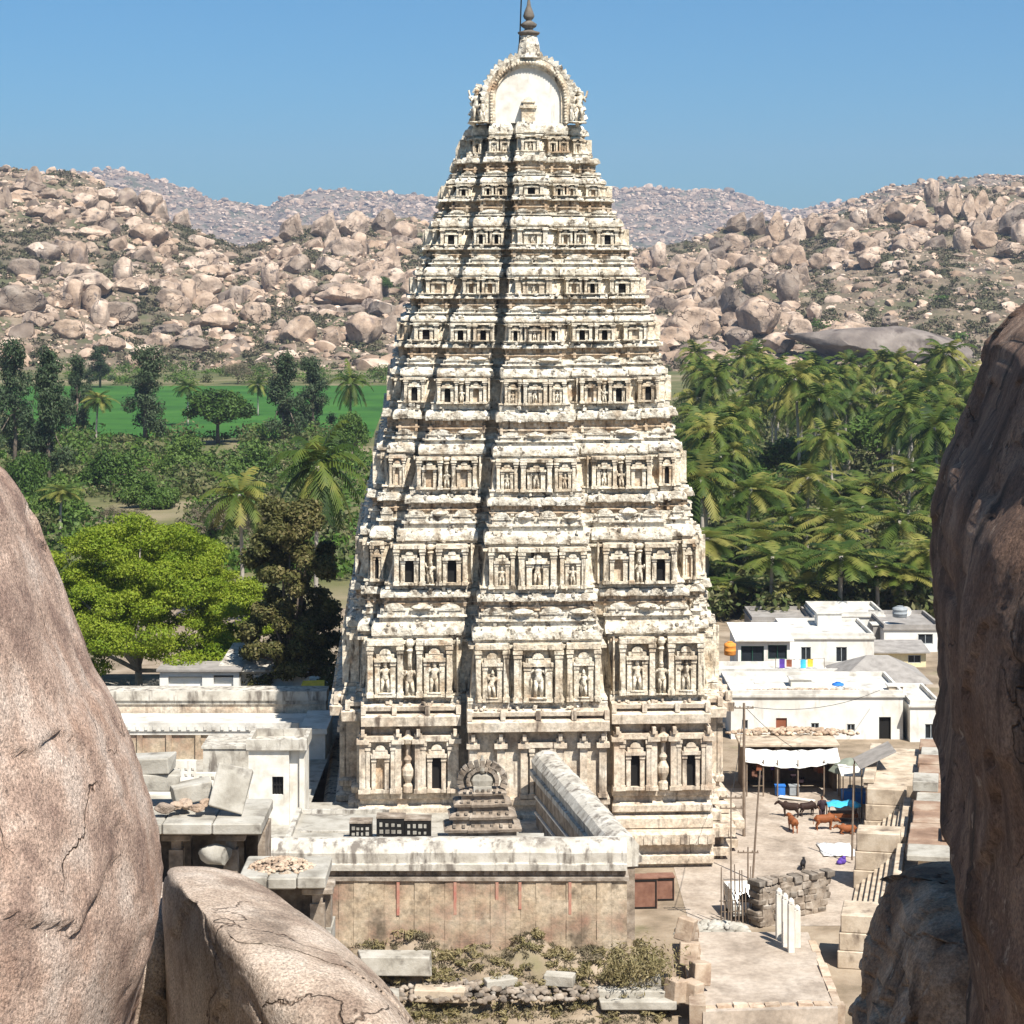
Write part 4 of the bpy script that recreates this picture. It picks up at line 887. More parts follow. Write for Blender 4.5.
for _ in range(34): pts.append((r.uniform(4.6,7.4),r.uniform(103.5,106.4),1.4,r.uniform(.6,1.1),r.uniform(.7,1.7)))
g2 = []
for _ in range(420):
    x = r.uniform(-9,7.4); y = r.uniform(102.4,106.2)
    g2.append((x,y,float(ground_z(x,y))-.05,r.uniform(.2,.5),r.uniform(.06,.22)))
clump_mass('dry_grass','short dry grass over the bank below the compound wall',g2,60,.10,M['leaf_dry'],7,.18)
clump_mass('weeds','dry weeds and grass at the foot of the compound wall',pts,110,.13,M['weed'],6,.25)
# ================================================================== walls, roofs and pavilions around the tower
def wall_open(b, x0,x1,z0,z1,y0,y1,ops):
    """wall between y0 (front) and y1 with real openings (a,b,c,d) = x0,x1,z0,z1"""
    xs_ = sorted({x0,x1,*[v for o in ops for v in o[:2]]})
    for a,c in zip(xs_[:-1],xs_[1:]):
        cuts = sorted([(o[2],o[3]) for o in ops if o[0] <= a+1e-6 and o[1] >= c-1e-6]); z = z0
        for p,q in cuts:
            if p > z+.005: b.box(a,c,y0,y1,z,p)
            z = q
        if z < z1-.005: b.box(a,c,y0,y1,z,z1)
def posts(t,pts,r_,m):
    for x,y,z0,z1 in pts:
        b=MB(); b.tube([(x,y,z0),(x,y,z1)],r_,5); b.build('post',M[m],t)
def roundwall(b, p0, p1, ztop, zbot, w, roll):
    """wall with a fat rounded coping from p0 to p1"""
    d = Vector((p1[0]-p0[0],p1[1]-p0[1],0)); n = Vector((-d.y,d.x,0)).normalized(); sec=[]
    for u,z in [(-w,zbot),(-w,ztop-roll*1.5),(-w-.22,ztop-roll*1.45),(-w-.22,ztop-roll*1.15),(-w-.05,ztop-roll*1.1),(-w-.12,ztop-roll*.6),(-w*.8,ztop-roll*.22),(-w*.35,ztop-.03),(w*.2,ztop),(w*.7,ztop-roll*.2),(w+.05,ztop-roll*.6),(w+.02,ztop-roll*1.1),(w+.2,ztop-roll*1.15),(w+.2,ztop-roll*1.45),(w,ztop-roll*1.5),(w,zbot)]: sec.append((u,z))
    L = d.length; N = max(2,int(L/1.2)); loops=[]
    rr = random.Random(int(L*10))
    for k in range(N+1):
        c = Vector((p0[0],p0[1],0))+d*k/N; j = rr.uniform(-.04,.04)
        loops.append([(c.x+n.x*u,c.y+n.y*u,z+(j if z > zbot+.1 else 0)) for u,z in sec])
    b.loft(loops)
# front cloister: wall, moulded strip, rounded lime coping, flat roof behind
cw = thing('compound_wall','long compound wall with rounded white coping and faded red stripes, in front of the tower','wall',(0,106,0))
xl, xr = (232-512)*106/F, (626-512)*107/F
b = MB(); roundwall(b,(xr,.9),(xl,.9),7.55,6.2,.75,.95); b.build('coping',M['limewash'],cw,smooth=False)
b = MB(); b.box(xl,xr-.1,.25,1.6,5.85,6.26); 
for k in range(46): b.box(xl+.2+k*.41,xl+.2+k*.41+.25,.17,.26,5.9,6.18)
b.box(xl,xr+.1,.02,1.7,5.66,5.83); b.build('moulding',M['masonry'],cw)
b = MB(); n = 26
for k in range(n):
    a = xl+(xr+.0-xl)*k/n; c = xl+(xr-xl)*(k+1)/n; rr = rng.uniform(-.03,.03)
    for j,(z0,z1) in enumerate(((4.75,5.655),(3.8,4.745),(2.85,3.795),(1.6,2.845))): b.box(a+.004,c-.004,.12+rr+.02*((k+j)%2)-.05*j,1.5,z0,z1)
b.build('wall',M['ochre'],cw)
b = MB()
for px in (398,455,497,520,570): 
    x = (px-512)*106/F; b.box(x-.07,x+.07,.055,.10,3.9+.5*rng.random(),5.6)
b.build('red_stripe',M['redpaint'],cw)
ft = thing('terrace_roof','flat pale roof terrace behind the rounded coping, left of the tower foot','roof',(0,108,0))
b = MB(); b.box(-11.2,-6.4,.35,7.2,6.35,6.75); b.box(-6.4,1.6,.35,2.9,6.35,6.75); b.build('roof',M['slab'],ft)
b = MB(); b.box(-11.2,-10.95,.6,7.2,6.75,7.0); b.box(-10.9,-6.4,6.9,7.15,6.752,6.95); b.box(-10.6,-6.6,3.0,3.12,6.752,6.83); b.build('kerb',M['limewash'],ft)
b = MB(); b.box(-11.0,-6.45,.5,7.1,3.2,6.345); b.build('wall',M['masonry'],ft)
sw = thing('side_wall','wall with fat rounded white coping running from the compound corner back to the tower','wall')
p0,p1 = (5.35,107.3),(2.0,126.5)
b = MB(); d = Vector((p1[0]-p0[0],p1[1]-p0[1],0)); m_ = MB(); roundwall(m_,p1,p0,7.6,6.0,.8,.95); m_.build('coping',M['limewash'],sw)
b.obox(((p0[0]+p1[0])/2,(p0[1]+p1[1])/2,4.0),(1.3,d.length-.2,4.1),math.atan2(d.y,d.x)-math.pi/2); b.build('wall',M['masonry'],sw)
b = MB(); 
for z_,o_ in ((5.0,-.71),(4.1,-.72)): b.obox(((p0[0]+p1[0])/2+o_,(p0[1]+p1[1])/2,z_),(.12,d.length-.6,.10),math.atan2(d.y,d.x)-math.pi/2)
b.build('moulding',M['plaster'],sw)
# miniature gate tower
mg = thing('miniature_tower','small weathered dark stepped shrine tower topped by a carved horseshoe crest, on the wall','shrine',P(482,834,109.6),R(4))
def sqrings(b,rows): b.loft([[(-w,-d_,z),(-w*.4,-d_,z),(-w*.4,-d_-.12,z),(w*.4,-d_-.12,z),(w*.4,-d_,z),(w,-d_,z),(w,d_,z),(-w,d_,z)] for w,d_,z in rows])
z=0
for k,(w,h_) in enumerate(((1.85,.62),(1.62,.60),(1.38,.58),(1.15,.5))):
    b = MB(); sqrings(b,[(w*.9,.8-.12*k,z),(w*.9,.8-.12*k,z+h_*.45),(w*1.02,.95-.12*k,z+h_*.5),(w*1.04,.98-.12*k,z+h_*.72),(w*.95,.88-.12*k,z+h_*.9),(w*.85,.7-.12*k,z+h_)])
    for q in range(7): b.box(-w*.8+q*w*.25,-w*.8+q*w*.25+.14,-.98+.12*k,-.7,z+h_*.9,z+h_*1.12)
    b.build('tier',M['masonry'],mg); z += h_
b = MB(); rr = random.Random(8)
for q in range(15):
    a = -.3+(math.pi+.6)*q/14; b.obox((1.05*math.cos(a)*1.05,-.2,z+.42+.85*math.sin(a)),(.26,.5,.34),0,(0,-(a-math.pi/2)),.3,rr)
    b.obox((.72*math.cos(a),-.3,z+.42+.6*math.sin(a)),(.2,.45,.22),0,(0,-(a-math.pi/2)),.3,rr)
b.build('crest',M['masonry'],mg)
b = MB(); b.ball((0,-.2,z+.42),(.62,.3,.5),10,6); b.box(-.45,.45,-.62,.2,z-.05,z+.16); b.ball((0,-.35,z+.95),(.16,.2,.2)); b.tube([(0,-.2,z+1.2),(0,-.2,z+1.65)],[.14,.05],6); b.build('carving',M['slab'],mg)
# openwork crates with cut-out fronts
for (px,py,w,h_,lb) in ((361,836,22,19,'dark openwork block with pale cut-out pattern, lowest and leftmost of three on the roof'),(391,832,28,24,'dark openwork block with pale cut-out pattern, middle one of three on the roof'),(418,833,26,22,'dark openwork block with pale cut-out pattern, nearest the miniature tower')):
    p = P(px,py,109.4); k = 109.4/F; W=w*k/2; Hh=h_*k
    t = thing('openwork_block',lb,'block',(p.x,p.y,6.76),.0,'openwork blocks on the roof')
    b = MB(); b.box(-W,W,-.45,.5,0,Hh,.03); b.build('block',M['metal_dark'],t)
    b = MB(); rr = random.Random(px)
    for i in range(4):
        for j in range(3):
            x_ = -W*.78+i*W*.42; z_ = Hh*(.1+.28*j); s_ = W*.15*rr.uniform(.7,1.2)
            b.box(x_,x_+s_*1.7,-.475,-.44,z_,z_+Hh*.17*rr.uniform(.6,1.1))
    b.build('cutout_pattern',M['slab'],t); b = MB(); b.box(-W*1.03,W*1.03,-.48,.52,Hh+.002,Hh+.07); b.build('lid',M['masonry'],t)
# long cloister behind, left of the tower
lc = thing('cloister','long low cloister with two pale parapet bands behind the left foreground','cloister',(0,150,0))
def lx(px,Y): return (px-512)*Y/F
b = MB(); b.box(lx(40,150),lx(326,150),0,1.6,3.3,6.0); b.box(lx(40,150),lx(326,150),-5.6,-.0,3.3,4.9); b.build('wall',M['granite'],lc)
b = MB(); b.box(lx(38,150),lx(327,150),-.25,1.8,6.0,6.62); b.box(lx(40,150),lx(326,150),-.12,1.6,5.72,5.995); b.build('parapet',M['limewash'],lc)
b = MB(); b.box(lx(38,144),lx(300,144),-6.2,-.3,4.9,5.15); b.box(lx(38,144),lx(299,144),-6.3,-5.8,5.152,5.7); 
for k in range(30): b.box(lx(44,144)+k*.55,lx(44,144)+k*.55+.2,-6.36,-6.28,5.25,5.5)
b.build('roof',M['roofwash'],lc)
b = MB(); b.box(lx(38,144),lx(299,144),-6.05,-5.62,3.3,4.88)
for k in range(9): b.box(lx(50,144)+k*1.9,lx(50,144)+k*1.9+.35,-6.22,-6.05,3.3,4.88)
b.build('lower_wall',M['ochre'],lc)
b = MB(); b.box(lx(303,146),lx(330,146),-6.5,-.3,5.0,5.35); b.box(lx(305,146),lx(328,146),-6.2,-.35,3.3,4.995); b.build('end_bay',M['plaster'],lc)
lw = thing('lattice_wall','low white pierced wall in the court left of the white kiosk','wall',(0,134,0))
b = MB(); x0,x1 = lx(135,134),lx(249,134); ops=[]
for k in range(15):
    for j in range(2): ops.append((x0+1.0+k*.4+(j%2)*.0,x0+1.17+k*.4,4.35+j*.36,4.55+j*.36))
wall_open(b,x0,x0+3.7,3.3,5.35,0,.3,ops[:0]+[o for o in ops if o[1] < x0+3.6]+[(x0+2.6,x0+3.3,3.35,3.9)]); b.build('wall',M['plaster'],lw)
b = MB(); ops=[(x0+3.9+k*.36,x0+4.08+k*.36,4.15,4.4) for k in range(8)]; wall_open(b,x0+3.7,x1,3.3,4.6,-.02,.28,ops); b.box(x0+3.75,x1,-.6,-.03,3.3,3.75); b.build('low_wall',M['plaster'],lw)
b = MB(); b.box(x0+4.0,x1+.2,.9,4.2,3.3,5.9); b.box(x0+3.9,x1+.3,.8,4.3,5.902,6.05); b.build('store_wall',M['limewash'],lw)
ki = thing('kiosk','small square white kiosk with streaked walls and one dark window','kiosk',(lx(279,128),128,0))
b = MB(); w=1.6; ops=[(-.25,.40,5.0,6.05)]; wall_open(b,-w,w*.45,3.2,7.6,-1.4,-1.1,ops); b.box(-w,-w+.3,-1.1,1.5,3.2,7.6); b.box(w-.3,w,-1.25,1.5,3.2,7.6); b.box(w*.45,w-.3,-1.05,-.8,3.2,7.6); b.box(-w+.3,w-.3,1.2,1.5,3.2,7.6); b.build('wall',M['plaster'],ki)
b = MB(); b.box(-w-.12,w+.15,-1.6,1.7,7.6,7.78); 
for q in ((-w-.12,w+.15,-1.6,-1.35),(-w-.12,w+.15,1.45,1.7),(-w-.12,-w+.14,-1.35,1.45),(w-.1,w+.15,-1.35,1.45)): b.box(*q,7.782,8.2)
b.build('roof',M['limewash'],ki)
b = MB(); b.box(-.25,.40,-1.16,-1.12,5.0,6.05); wn=b.build('window',M['dark'],ki); b = MB()
for q in range(4): b.box(-.2+q*.17,-.16+q*.17,-1.24,-1.19,5.0,6.05)
b.box(-.25,.4,-1.25,-1.18,5.5,5.55); b.build('bars',M['metal_dark'],wn)
# rooftops glimpsed behind the cloister
ba = thing('low_house','low pale flat-roofed house with potted plants seen above the cloister','house',(lx(262,157),157,0))
b = MB(); wall_open(b,-3.0,3.0,0,6.9,0,.3,[(-2.2,-.6,5.6,6.5),(.5,2.2,5.6,6.5)]); b.box(-3,3,.3,4,0,6.9); b.build('wall',M['plaster'],ba)
b = MB(); b.add([(-3.2,-.5,6.9),(3.2,-.5,6.9),(3.0,4.5,8.0),(-2.6,4.5,8.0),(-3.2,-.5,6.75),(3.2,-.5,6.75)],[(0,1,2,3),(4,5,1,0)]); b.build('roof',M['limewash'],ba)
ys_=thing('yellow_awning','bright yellow awning beside the left edge of the tower','awning',P(312,690,153)); b=MB(); b.add([(-.9,-.6,-.1),(.9,-.6,0),(.8,.8,.55),(-.7,.8,.5)],[(0,1,2,3)]); b.build('awning_cloth',M['yellow'],ys_); posts(ys_,[(x,y,-6,z) for x,y,z in ((-.85,-.5,-.12),(.85,-.5,-.02),(.75,.75,.5),(-.65,.75,.45))],.04,'metal_dark')
wh=thing('low_house','white wall of a low house with dark openings under the bright tree','house',(lx(205,156),156,0)); b=MB(); wall_open(b,-3.2,2.4,0,6.9,0,.3,[(-2.6,-.2,5.7,6.5),(.6,2.0,5.8,6.6)]); b.box(-3.2,2.4,.3,3,0,6.4); b.build('wall',M['white'],wh); b=MB(); b.box(-3.4,2.6,-.3,3.2,6.9,7.05); b.build('roof',M['tin'],wh)

# slab-roofed pavilions in the left foreground
def pavilion(px0,px1,py,Y,zb,label,depth,rows):
    x0,x1 = lx(px0,Y),lx(px1,Y); z = H-(py-HY)*Y/F
    t = thing('pavilion',label,'pavilion',((x0+x1)/2,Y,0)); w=(x1-x0)/2
    b = MB(); n=3; rr=random.Random(px0)
    for k in range(n): 
        o=rr.uniform(-.06,.06); b.box(-w+2*w*k/n+.015,-w+2*w*(k+1)/n-.015,-.1+o,depth+o,z-.02,z+.42+o*.4,.05)
    b.build('roof_slab',M['slab'],t)
    for x_ in rows:
        for y_ in (1.3,depth-.7):
            b = MB(); b.box(x_-.28,x_+.28,y_-.28,y_+.28,zb,z-.9); b.box(x_-.2,x_+.2,y_-.2,y_+.2,z-.9,z-.55); b.box(x_-.6,x_+.6,y_-.3,y_+.3,z-.55,z-.3,.04); b.build('pillar',M['masonry'],t)  # dark stone on pillars, beams and walls paints in the interior shade
    for sx_ in (-1,1):
        b = MB(); b.box(sx_*w*.93-.15,sx_*w*.93+.15,1.7,depth-.3,zb,z-.32); b.build('side_wall',M['masonry'],t)  # side walls added only to keep the interior dark
    b = MB(); b.box(-w+.15,w-.15,1.0,1.6,z-.3,z-.025); b.box(-w+.15,w-.15,depth-.9,depth-.4,z-.3,z-.025); b.build('beam',M['masonry'],t)
    b = MB(); b.box(-w*.9,w*.9,depth-.3,depth,zb,z-.03); b.build('back_wall',M['masonry'],t)
    b = MB(); b.box(-w-.1,w+.1,-.2,depth+.2,zb-2.5,zb); b.build('floor_slab',M['slab'],t); return t,z
pavilion(112,262,834,88,9.7,'open stone pavilion with thick grey slab roof behind the left boulder',4.2,(-2.4,-.6,1.6))
pavilion(238,326,888,84,9.4,'small low pavilion whose slab roof carries a heap of gravel',3.0,(-1.2,1.25))
def blockstone(name,px,py,Y,w,d_,h_,rz,m,label,tilt=(0,0),group=None,cat='stone'):
    p = P(px,py,Y); b = MB(); b.obox((0,0,h_/2),(w,d_,h_),0,tilt,.12,random.Random(int(px*7+py))); o = b.build(name,M[m],None,p); o.rotation_euler=(0,0,rz)
    bv = o.modifiers.new('b','BEVEL'); bv.width=.05; bv.segments=2; return tag(o,label,cat,group)
GS='loose stones on the pavilion roof'
blockstone('stone_block',385-154,812,89.5,1.5,.4,1.9,.1,'slab','tilted pale stone slab leaning at the right end of the pavilion roof',(-.35,.25),GS)
blockstone('stone_block',150,789,91,2.6,1.4,.75,.1,'slab','long grey stone block, lower of the stacked pair beside the left boulder',(0,.03),GS)
blockstone('stone_block',148,772,91,2.2,1.3,.7,-.1,'slab','long grey stone block, upper of the stacked pair beside the left boulder',(0,-.05),GS)
blockstone('stone_block',192,800,90.5,1.7,1.2,.75,.3,'slab','grey wedge-shaped block in the middle of the pavilion roof stones',(0,-.12),GS)
o=link('boulder',rock_mesh(71,3,M['slab'],9,(1,.8,.85),.08)); o.location=P(217,853,88.6); o.scale=(.72,.6,.62); tag(o,'pale rounded stone lying in the shade under the pavilion slab','stone')
rr=random.Random(21)
for i,(px,py,s) in enumerate(((165,808,.5),(176,806,.42),(186,804,.5),(197,808,.38),(205,803,.38))):
    o=link('stone',ROCKS[i%3][1]); o.location=P(px,py,89+.3*(i%3)); o.scale=(s*.8,s*.7,s*.55); o.rotation_euler=(0,0,i); tag(o,f'small reddish stone on the pavilion roof, {ordinal(i+1)} from the left','stone',GS); 
def rubble_heap(name,label,cx,cy,cz,rx,ry,hz,n,s0,m,seed):
    r_=random.Random(seed); V=[];Fc=[];o=0
    for _ in range(n):
        a=r_.uniform(0,6.28);q=math.sqrt(r_.random()); vs,fs=LOWR[r_.randrange(8)]; s=s0*r_.uniform(.5,1.4)
        V.append(vs*np.array([s*r_.uniform(.7,1.3),s*r_.uniform(.7,1.3),s*.8])+np.array([cx+math.cos(a)*q*rx,cy+math.sin(a)*q*ry,cz+hz*(1-q*q)])); Fc.append(fs+o); o+=len(vs)
    return tag(link(name,np_mesh(name,np.concatenate(V),np.concatenate(Fc),M[m],False)),label,None,None,'stuff')
zp=H-(888-HY)*84/F
rubble_heap('gravel','gravel heaped on the small pavilion roof',lx(281,85.5),85.5,zp+.38,1.3,1.0,.35,420,.10,'rubble',1)
rubble_heap('rubble','rubble and stones below the compound wall',-1.5,104.2,1.0,7.5,1.6,.4,700,.2,'masonry',2)
rubble_heap('rubble','pale rubble around the parked van',lx(714,117),117,.0,2.0,1.3,.3,130,.30,'slab',3)
rubble_heap('rubble','broken brick rubble on the shop roof edge',lx(792,152.5),152.5,3.25,4.6,.8,.3,240,.2,'rubble',4)
# slabs, steps and kerbs at the bottom
for i,(px,py,Y,w,d_,h_,rz,lb) in enumerate(((395,972,104.2,3.6,1.4,.9,.05,'broad grey-green slab at the left foot of the compound wall'),(440,1000,103.4,2.6,1.1,.6,-.06,'low tan slab in front of the broad grey-green one'),(385,1004,103,1.4,1.2,.6,.1,'short slab beside the bottom boulder'),(500,988,103.9,1.6,.8,.5,.3,'grey tilted slab amid the weeds'),(560,985,104.0,1.5,.8,.55,-.2,'pale tilted slab amid the weeds, right of the grey one'),
   (638,1008,103.1,3.9,.8,.42,0,'lowest long pale step at the bottom centre'),(634,998,103.7,3.7,.8,.46,.02,'middle long pale step at the bottom centre'),(645,985,104.4,1.6,.7,.42,.05,'short topmost pale step at the bottom centre'))):
    blockstone('stone_slab',px,py,Y,w,d_,h_,rz,'slab' if i != 1 else 'bazaar',lb,(0,rng.uniform(-.03,.03)),'slabs and steps at the bottom')
rp=thing('paved_ramp','sandy raised platform edged with rough kerb stones at the bottom right','platform')
b=MB(); A=[G(703,1012,.9),G(838,1008,.9),G(808,932,.9),G(697,932,.9)]; b.loft([[(v.x,v.y,-.3) for v in A],[(v.x,v.y,.9) for v in A]]); b.build('platform',M['street'],rp)
b=MB(); rr=random.Random(4)
def kerb(a,c,n,s,zt=.98):
    for k in range(n):
        p=a.lerp(c,(k+.5)/n); L_=(c-a).length/n; b.obox((p.x,p.y,zt/2-.05+rr.uniform(-.05,.08)),(L_*.94,s*rr.uniform(.8,1.2),zt+.1),math.atan2(c.y-a.y,c.x-a.x),(0,rr.uniform(-.05,.05)),.12,rr)
kerb(G(700,1016,.5),G(845,1012,.5),9,.5); kerb(G(698,1012,.9),G(690,930,.9),9,.8,1.2); kerb(G(838,1006,.9),G(812,940,.9),5,.4,1.0); b.build('kerbstone',M['rubble'],rp)
for i,(px,py,Y) in enumerate(((688,965,105.8),(700,985,104.6),(676,1002,103.4),(692,1004,103.5),(686,940,107.5))):
    blockstone('stone_block',px,py,Y,.9,.9,1.1,.3*i,'rubble',f'rough block on the left edge of the sandy platform, {ordinal(i+1)} of that heap',(.1*i-.2,.1),'kerb blocks beside the sandy platform')
# rusty boxes
for px,py,Y,w,h_,lb in ((642,907,112,29,30,'rusty brown metal box, front one of the two beside the plinth'),(661,899,114,25,23,'rusty brown metal box, rear one of the two beside the plinth')):
    k=Y/F; p=G(px,py); k=p.y/F; t=thing('metal_box',lb,'box',p,.08); W=w*k/2; hh=h_*k
    b=MB(); b.box(-W,W,-.4,.4,0,hh,.02); b.build('box',M['rust'],t); b=MB(); b.box(-W*1.05,W*1.05,-.46,.46,hh+.002,hh+.07); b.build('lid',M['rust'],t); b=MB()
    for q in ((-W*.95,-W*.85,0.03,hh-.05),(W*.85,W*.95,.03,hh-.05),(-W*.85,W*.85,.03,.12),(-W*.85,W*.85,hh-.14,hh-.05)): b.box(q[0],q[1],-.43,-.402,q[2],q[3])
    b.build('door_frame',M['metal_dark'],t)

# ================================================================== village behind, right of the tower
def house(label,px0,px1,ytop,Y,depth,ops=(),wallm='white',roof='flat',zb=0,name='house',cat='house',roofm='roofwash',doorm='door'):
    x0,x1=lx(px0,Y),lx(px1,Y); zt=H-(ytop-HY)*Y/F; t=thing(name,label,cat,((x0+x1)/2,Y,zb)); w=(x1-x0)/2; h_=zt-zb; xc=(x0+x1)/2
    O=[]
    for kind,a,c,q0,q1 in ops:
        O.append((kind,lx(a,Y)-xc,lx(c,Y)-xc,max(.0,H-(q1-HY)*Y/F-zb),min(h_-.1,H-(q0-HY)*Y/F-zb)))
    b=MB(); wall_open(b,-w,w,0,h_,0,.3,[o[1:] for o in O]); b.box(-w,-w+.3,.3,depth-.3,0,h_); b.box(w-.3,w,.3,depth-.3,0,h_); b.box(-w,w,depth-.3,depth,0,h_); b.build('wall',M[wallm],t)
    b=MB()
    if roof=='flat':
        b.box(-w-.12,w+.12,-.15,depth+.1,h_,h_+.16)
        for q in ((-w,w,0,.2),(-w,w,depth-.2,depth),(-w,-w+.2,.2,depth-.2),(w-.2,w,.2,depth-.2)): b.box(*q,h_+.162,h_+.5)
    elif roof=='shed': b.add([(-w-.3,-.5,h_+.05),(w+.3,-.5,h_+.05),(w+.3,depth,h_+.45),(-w-.3,depth,h_+.45),(-w-.3,-.5,h_-.05),(w+.3,-.5,h_-.05),(w+.3,depth,h_+.35),(-w-.3,depth,h_+.35)],[(0,1,2,3),(7,6,5,4),(0,4,5,1),(1,5,6,2),(3,2,6,7),(0,3,7,4)])
    else: b.add([(-w-.5,-.6,h_),(w+.5,-.6,h_),(w+.5,depth+.6,h_),(-w-.5,depth+.6,h_),(-w*.25,depth*.45,h_+1.7),(w*.25,depth*.45,h_+1.7)],[(0,1,5,4),(1,2,5),(2,3,4,5),(3,0,4),(3,2,1,0)])
    b.build('roof',M[roofm],t)
    for kind,a,c,z0_,z1_ in O:
        b=MB()
        if kind=='door': b.box(a,c,.12,.17,z0_,z1_); d_=b.build('door',M[doorm],t)
        elif kind=='darkdoor': b.box(a,c,.22,.27,z0_,z1_); b.build('door',M['dark'],t)
        else:
            b.box(a,c,.16,.2,z0_,z1_); wn=b.build('window',M['glass'],t); b=MB(); q=.06
            b.box(a,c,.05,.14,z0_,z0_+q); b.box(a,c,.05,.14,z1_-q,z1_); b.box(a,a+q,.05,.14,z0_+q,z1_-q); b.box(c-q,c,.05,.14,z0_+q,z1_-q); b.box((a+c)/2-q/2,(a+c)/2+q/2,.06,.13,z0_+q,z1_-q); b.build('frame',M['greyplastic'] if kind=='window' else M['green'],wn)
    return t
house('long white house with red-brown door and small dark windows above the shop',731,903,697,166,8,[('door',776,787,718,742),('window',742,748,720,729),('window',755,763,736,744),('window',766,775,736,744),('window',811,819,723,731),('window',847,855,724,731),('darkdoor',879,891,717,740)])
house('white house end with a dark side window beside the rock face',910,940,707,165,7,[('window',925,937,724,739)])
house('white flat-roofed house with tall dark window at the back of the village',787,874,639,196,9,[('window',801,811,647,660),('window',836,847,647,667)])
house('white two-storey house behind with a grey roof slab beside the dark rock',884,942,630,205,9,[('window',918,933,634,644)],roofm='tin')
house('cream house with a lean-to tin roof in front of the two-storey one',874,926,652,197,4,[('window',885,893,657,664),('window',908,921,655,663)],wallm='cream',roof='shed',roofm='tin')
house('long low white building with bare flat roof behind the long white house',716,868,675,180,3.6,[('darkdoor',722,737,675,689)])
house('house under a broad grey hipped roof in the middle of the village',842,926,683,176,7,[('window',868,876,686,690)],roof='hip',roofm='tin')
house('house with dark green glazed porch and white roof next to the tower',738,790,640,190,7,[('gwin',741,764,646,668),('gwin',768,787,645,659)],roof='shed',roofm='plaster')
house('dim grey-roofed house at the foot of the palms',752,812,622,214,7,[('window',760,768,630,636)],wallm='tin',roofm='tin')
house('white back house with dark doorway beneath the palms',815,884,617,212,7,[('darkdoor',831,840,618,630),('darkdoor',845,853,618,630)])
# roof clutter
def tank(px,py,Y,r_,h_,m,label,name='water_tank'):
    p=P(px,py,Y); t=thing(name,label,'water tank',p); b=MB(); b.lathe([(r_*.9,0),(r_,.08),(r_,h_*.32),(r_*1.05,h_*.35),(r_,h_*.38),(r_,h_*.68),(r_*1.05,h_*.71),(r_,h_*.74),(r_,h_*.86),(r_*.5,h_*.97)],n=16); b.build('tank',M[m],t,smooth=True)
    b=MB(); b.lathe([(r_*.42,h_*.96),(r_*.45,h_*1.03),(r_*.1,h_*1.06)],n=12); b.build('lid',M[m],t); return t
tank(838,692,170,.45,.75,'bluetank','blue plastic tank on the roof edge of the long white house'); tank(730,655,186,.5,1.1,'orange','orange plastic tank on a roof right beside the tower'); tank(900,617,207,.7,1.0,'greyplastic','grey tank on the rear roof under the palms')
yb=thing('bucket','yellow bucket under the blue tank','bucket',P(840,699,168.5)); b=MB(); b.lathe([(.36,0),(.46,.62),(.5,.62),(.5,.68),(.4,.66)],n=14); b.build('pail',M['yellow'],yb); b=MB(); b.tube([(-.46,0,.62),(-.3,0,.9),(0,0,1.0),(.3,0,.9),(.46,0,.62)],.02,5); b.build('handle',M['metal_dark'],yb)
# roof clutter: stair cabins, laundry, dish, stones
for px,py,Y,w_,d_,h_,m_,lb in ((800,690,170,1.6,1.4,.9,'plaster','low plastered hatch on the roof of the long white house'),(762,690,171,1.0,1.0,.5,'rust','reddish stack of bricks on the long white roof'),(828,633,203,2.2,2,1.9,'white','white stair cabin on the back roof under the palms'),(880,640,208,1.6,1.6,1.5,'tin','grey stair cabin beside the two-storey house'),(895,696,168,1.1,.9,.8,'bazaar','tan crate of stones on the long white roof, right end')):
    t=thing('roof_hatch',lb,'roof hatch',P(px,py,Y)); b=MB(); b.box(-w_/2,w_/2,-d_/2,d_/2,0,h_,.03); b.build('wall',M[m_],t); b=MB(); b.box(-w_/2-.1,w_/2+.1,-d_/2-.1,d_/2+.1,h_+.003,h_+.1); b.build('cover',M['roofwash'],t)
ld=thing('washing_line','washing line with coloured clothes on the low middle roof','laundry',P(800,676,182)); posts(ld,[(-2,0,0,1.5),(2,0,0,1.5)],.03,'wood'); b=MB(); b.tube([(-2,0,1.45),(0,0,1.35),(2,0,1.45)],.012,4); b.build('line',M['metal_dark'],ld)
for i,m_ in enumerate(('purple','door','awning','blue','yellow','awning')):
    b=MB(); x_=-1.7+i*.58; b.loft([[(x_+u,.03*math.sin(u*9+i)+d_,z_) for u in (0,.15,.3,.45)]+[(x_+u,.03*math.sin(u*9+i)+d_+.015,z_) for u in (.45,.3,.15,0)] for z_,d_ in ((1.4-.05*(i%2),0),(1.0,.03),(.65+.1*(i%3),.0))]); b.build('cloth',M[m_],ld)
rubble_heap('roof_stones','loose stones and bricks along the front edge of the long white roof',lx(800,168),167.0,H-(697-HY)*166/F+.3,5.0,.35,.12,130,.14,'rubble',8)
dh=thing('satellite_dish','small white satellite dish on the rear roof by the dark rock','dish',P(906,612,207)); b=MB(); b.tube([(0,0,-.6),(0,0,.1)],.03,5); b.build('mast',M['metal_dark'],dh); b=MB(); b.lathe([(.02,0),(.3,.06),(.5,.18),(.49,.2),(.3,.09),(.02,.03)],n=14); b.xform(Matrix.Rotation(R(65),4,'X')); b.build('reflector',M['plaster'],dh)
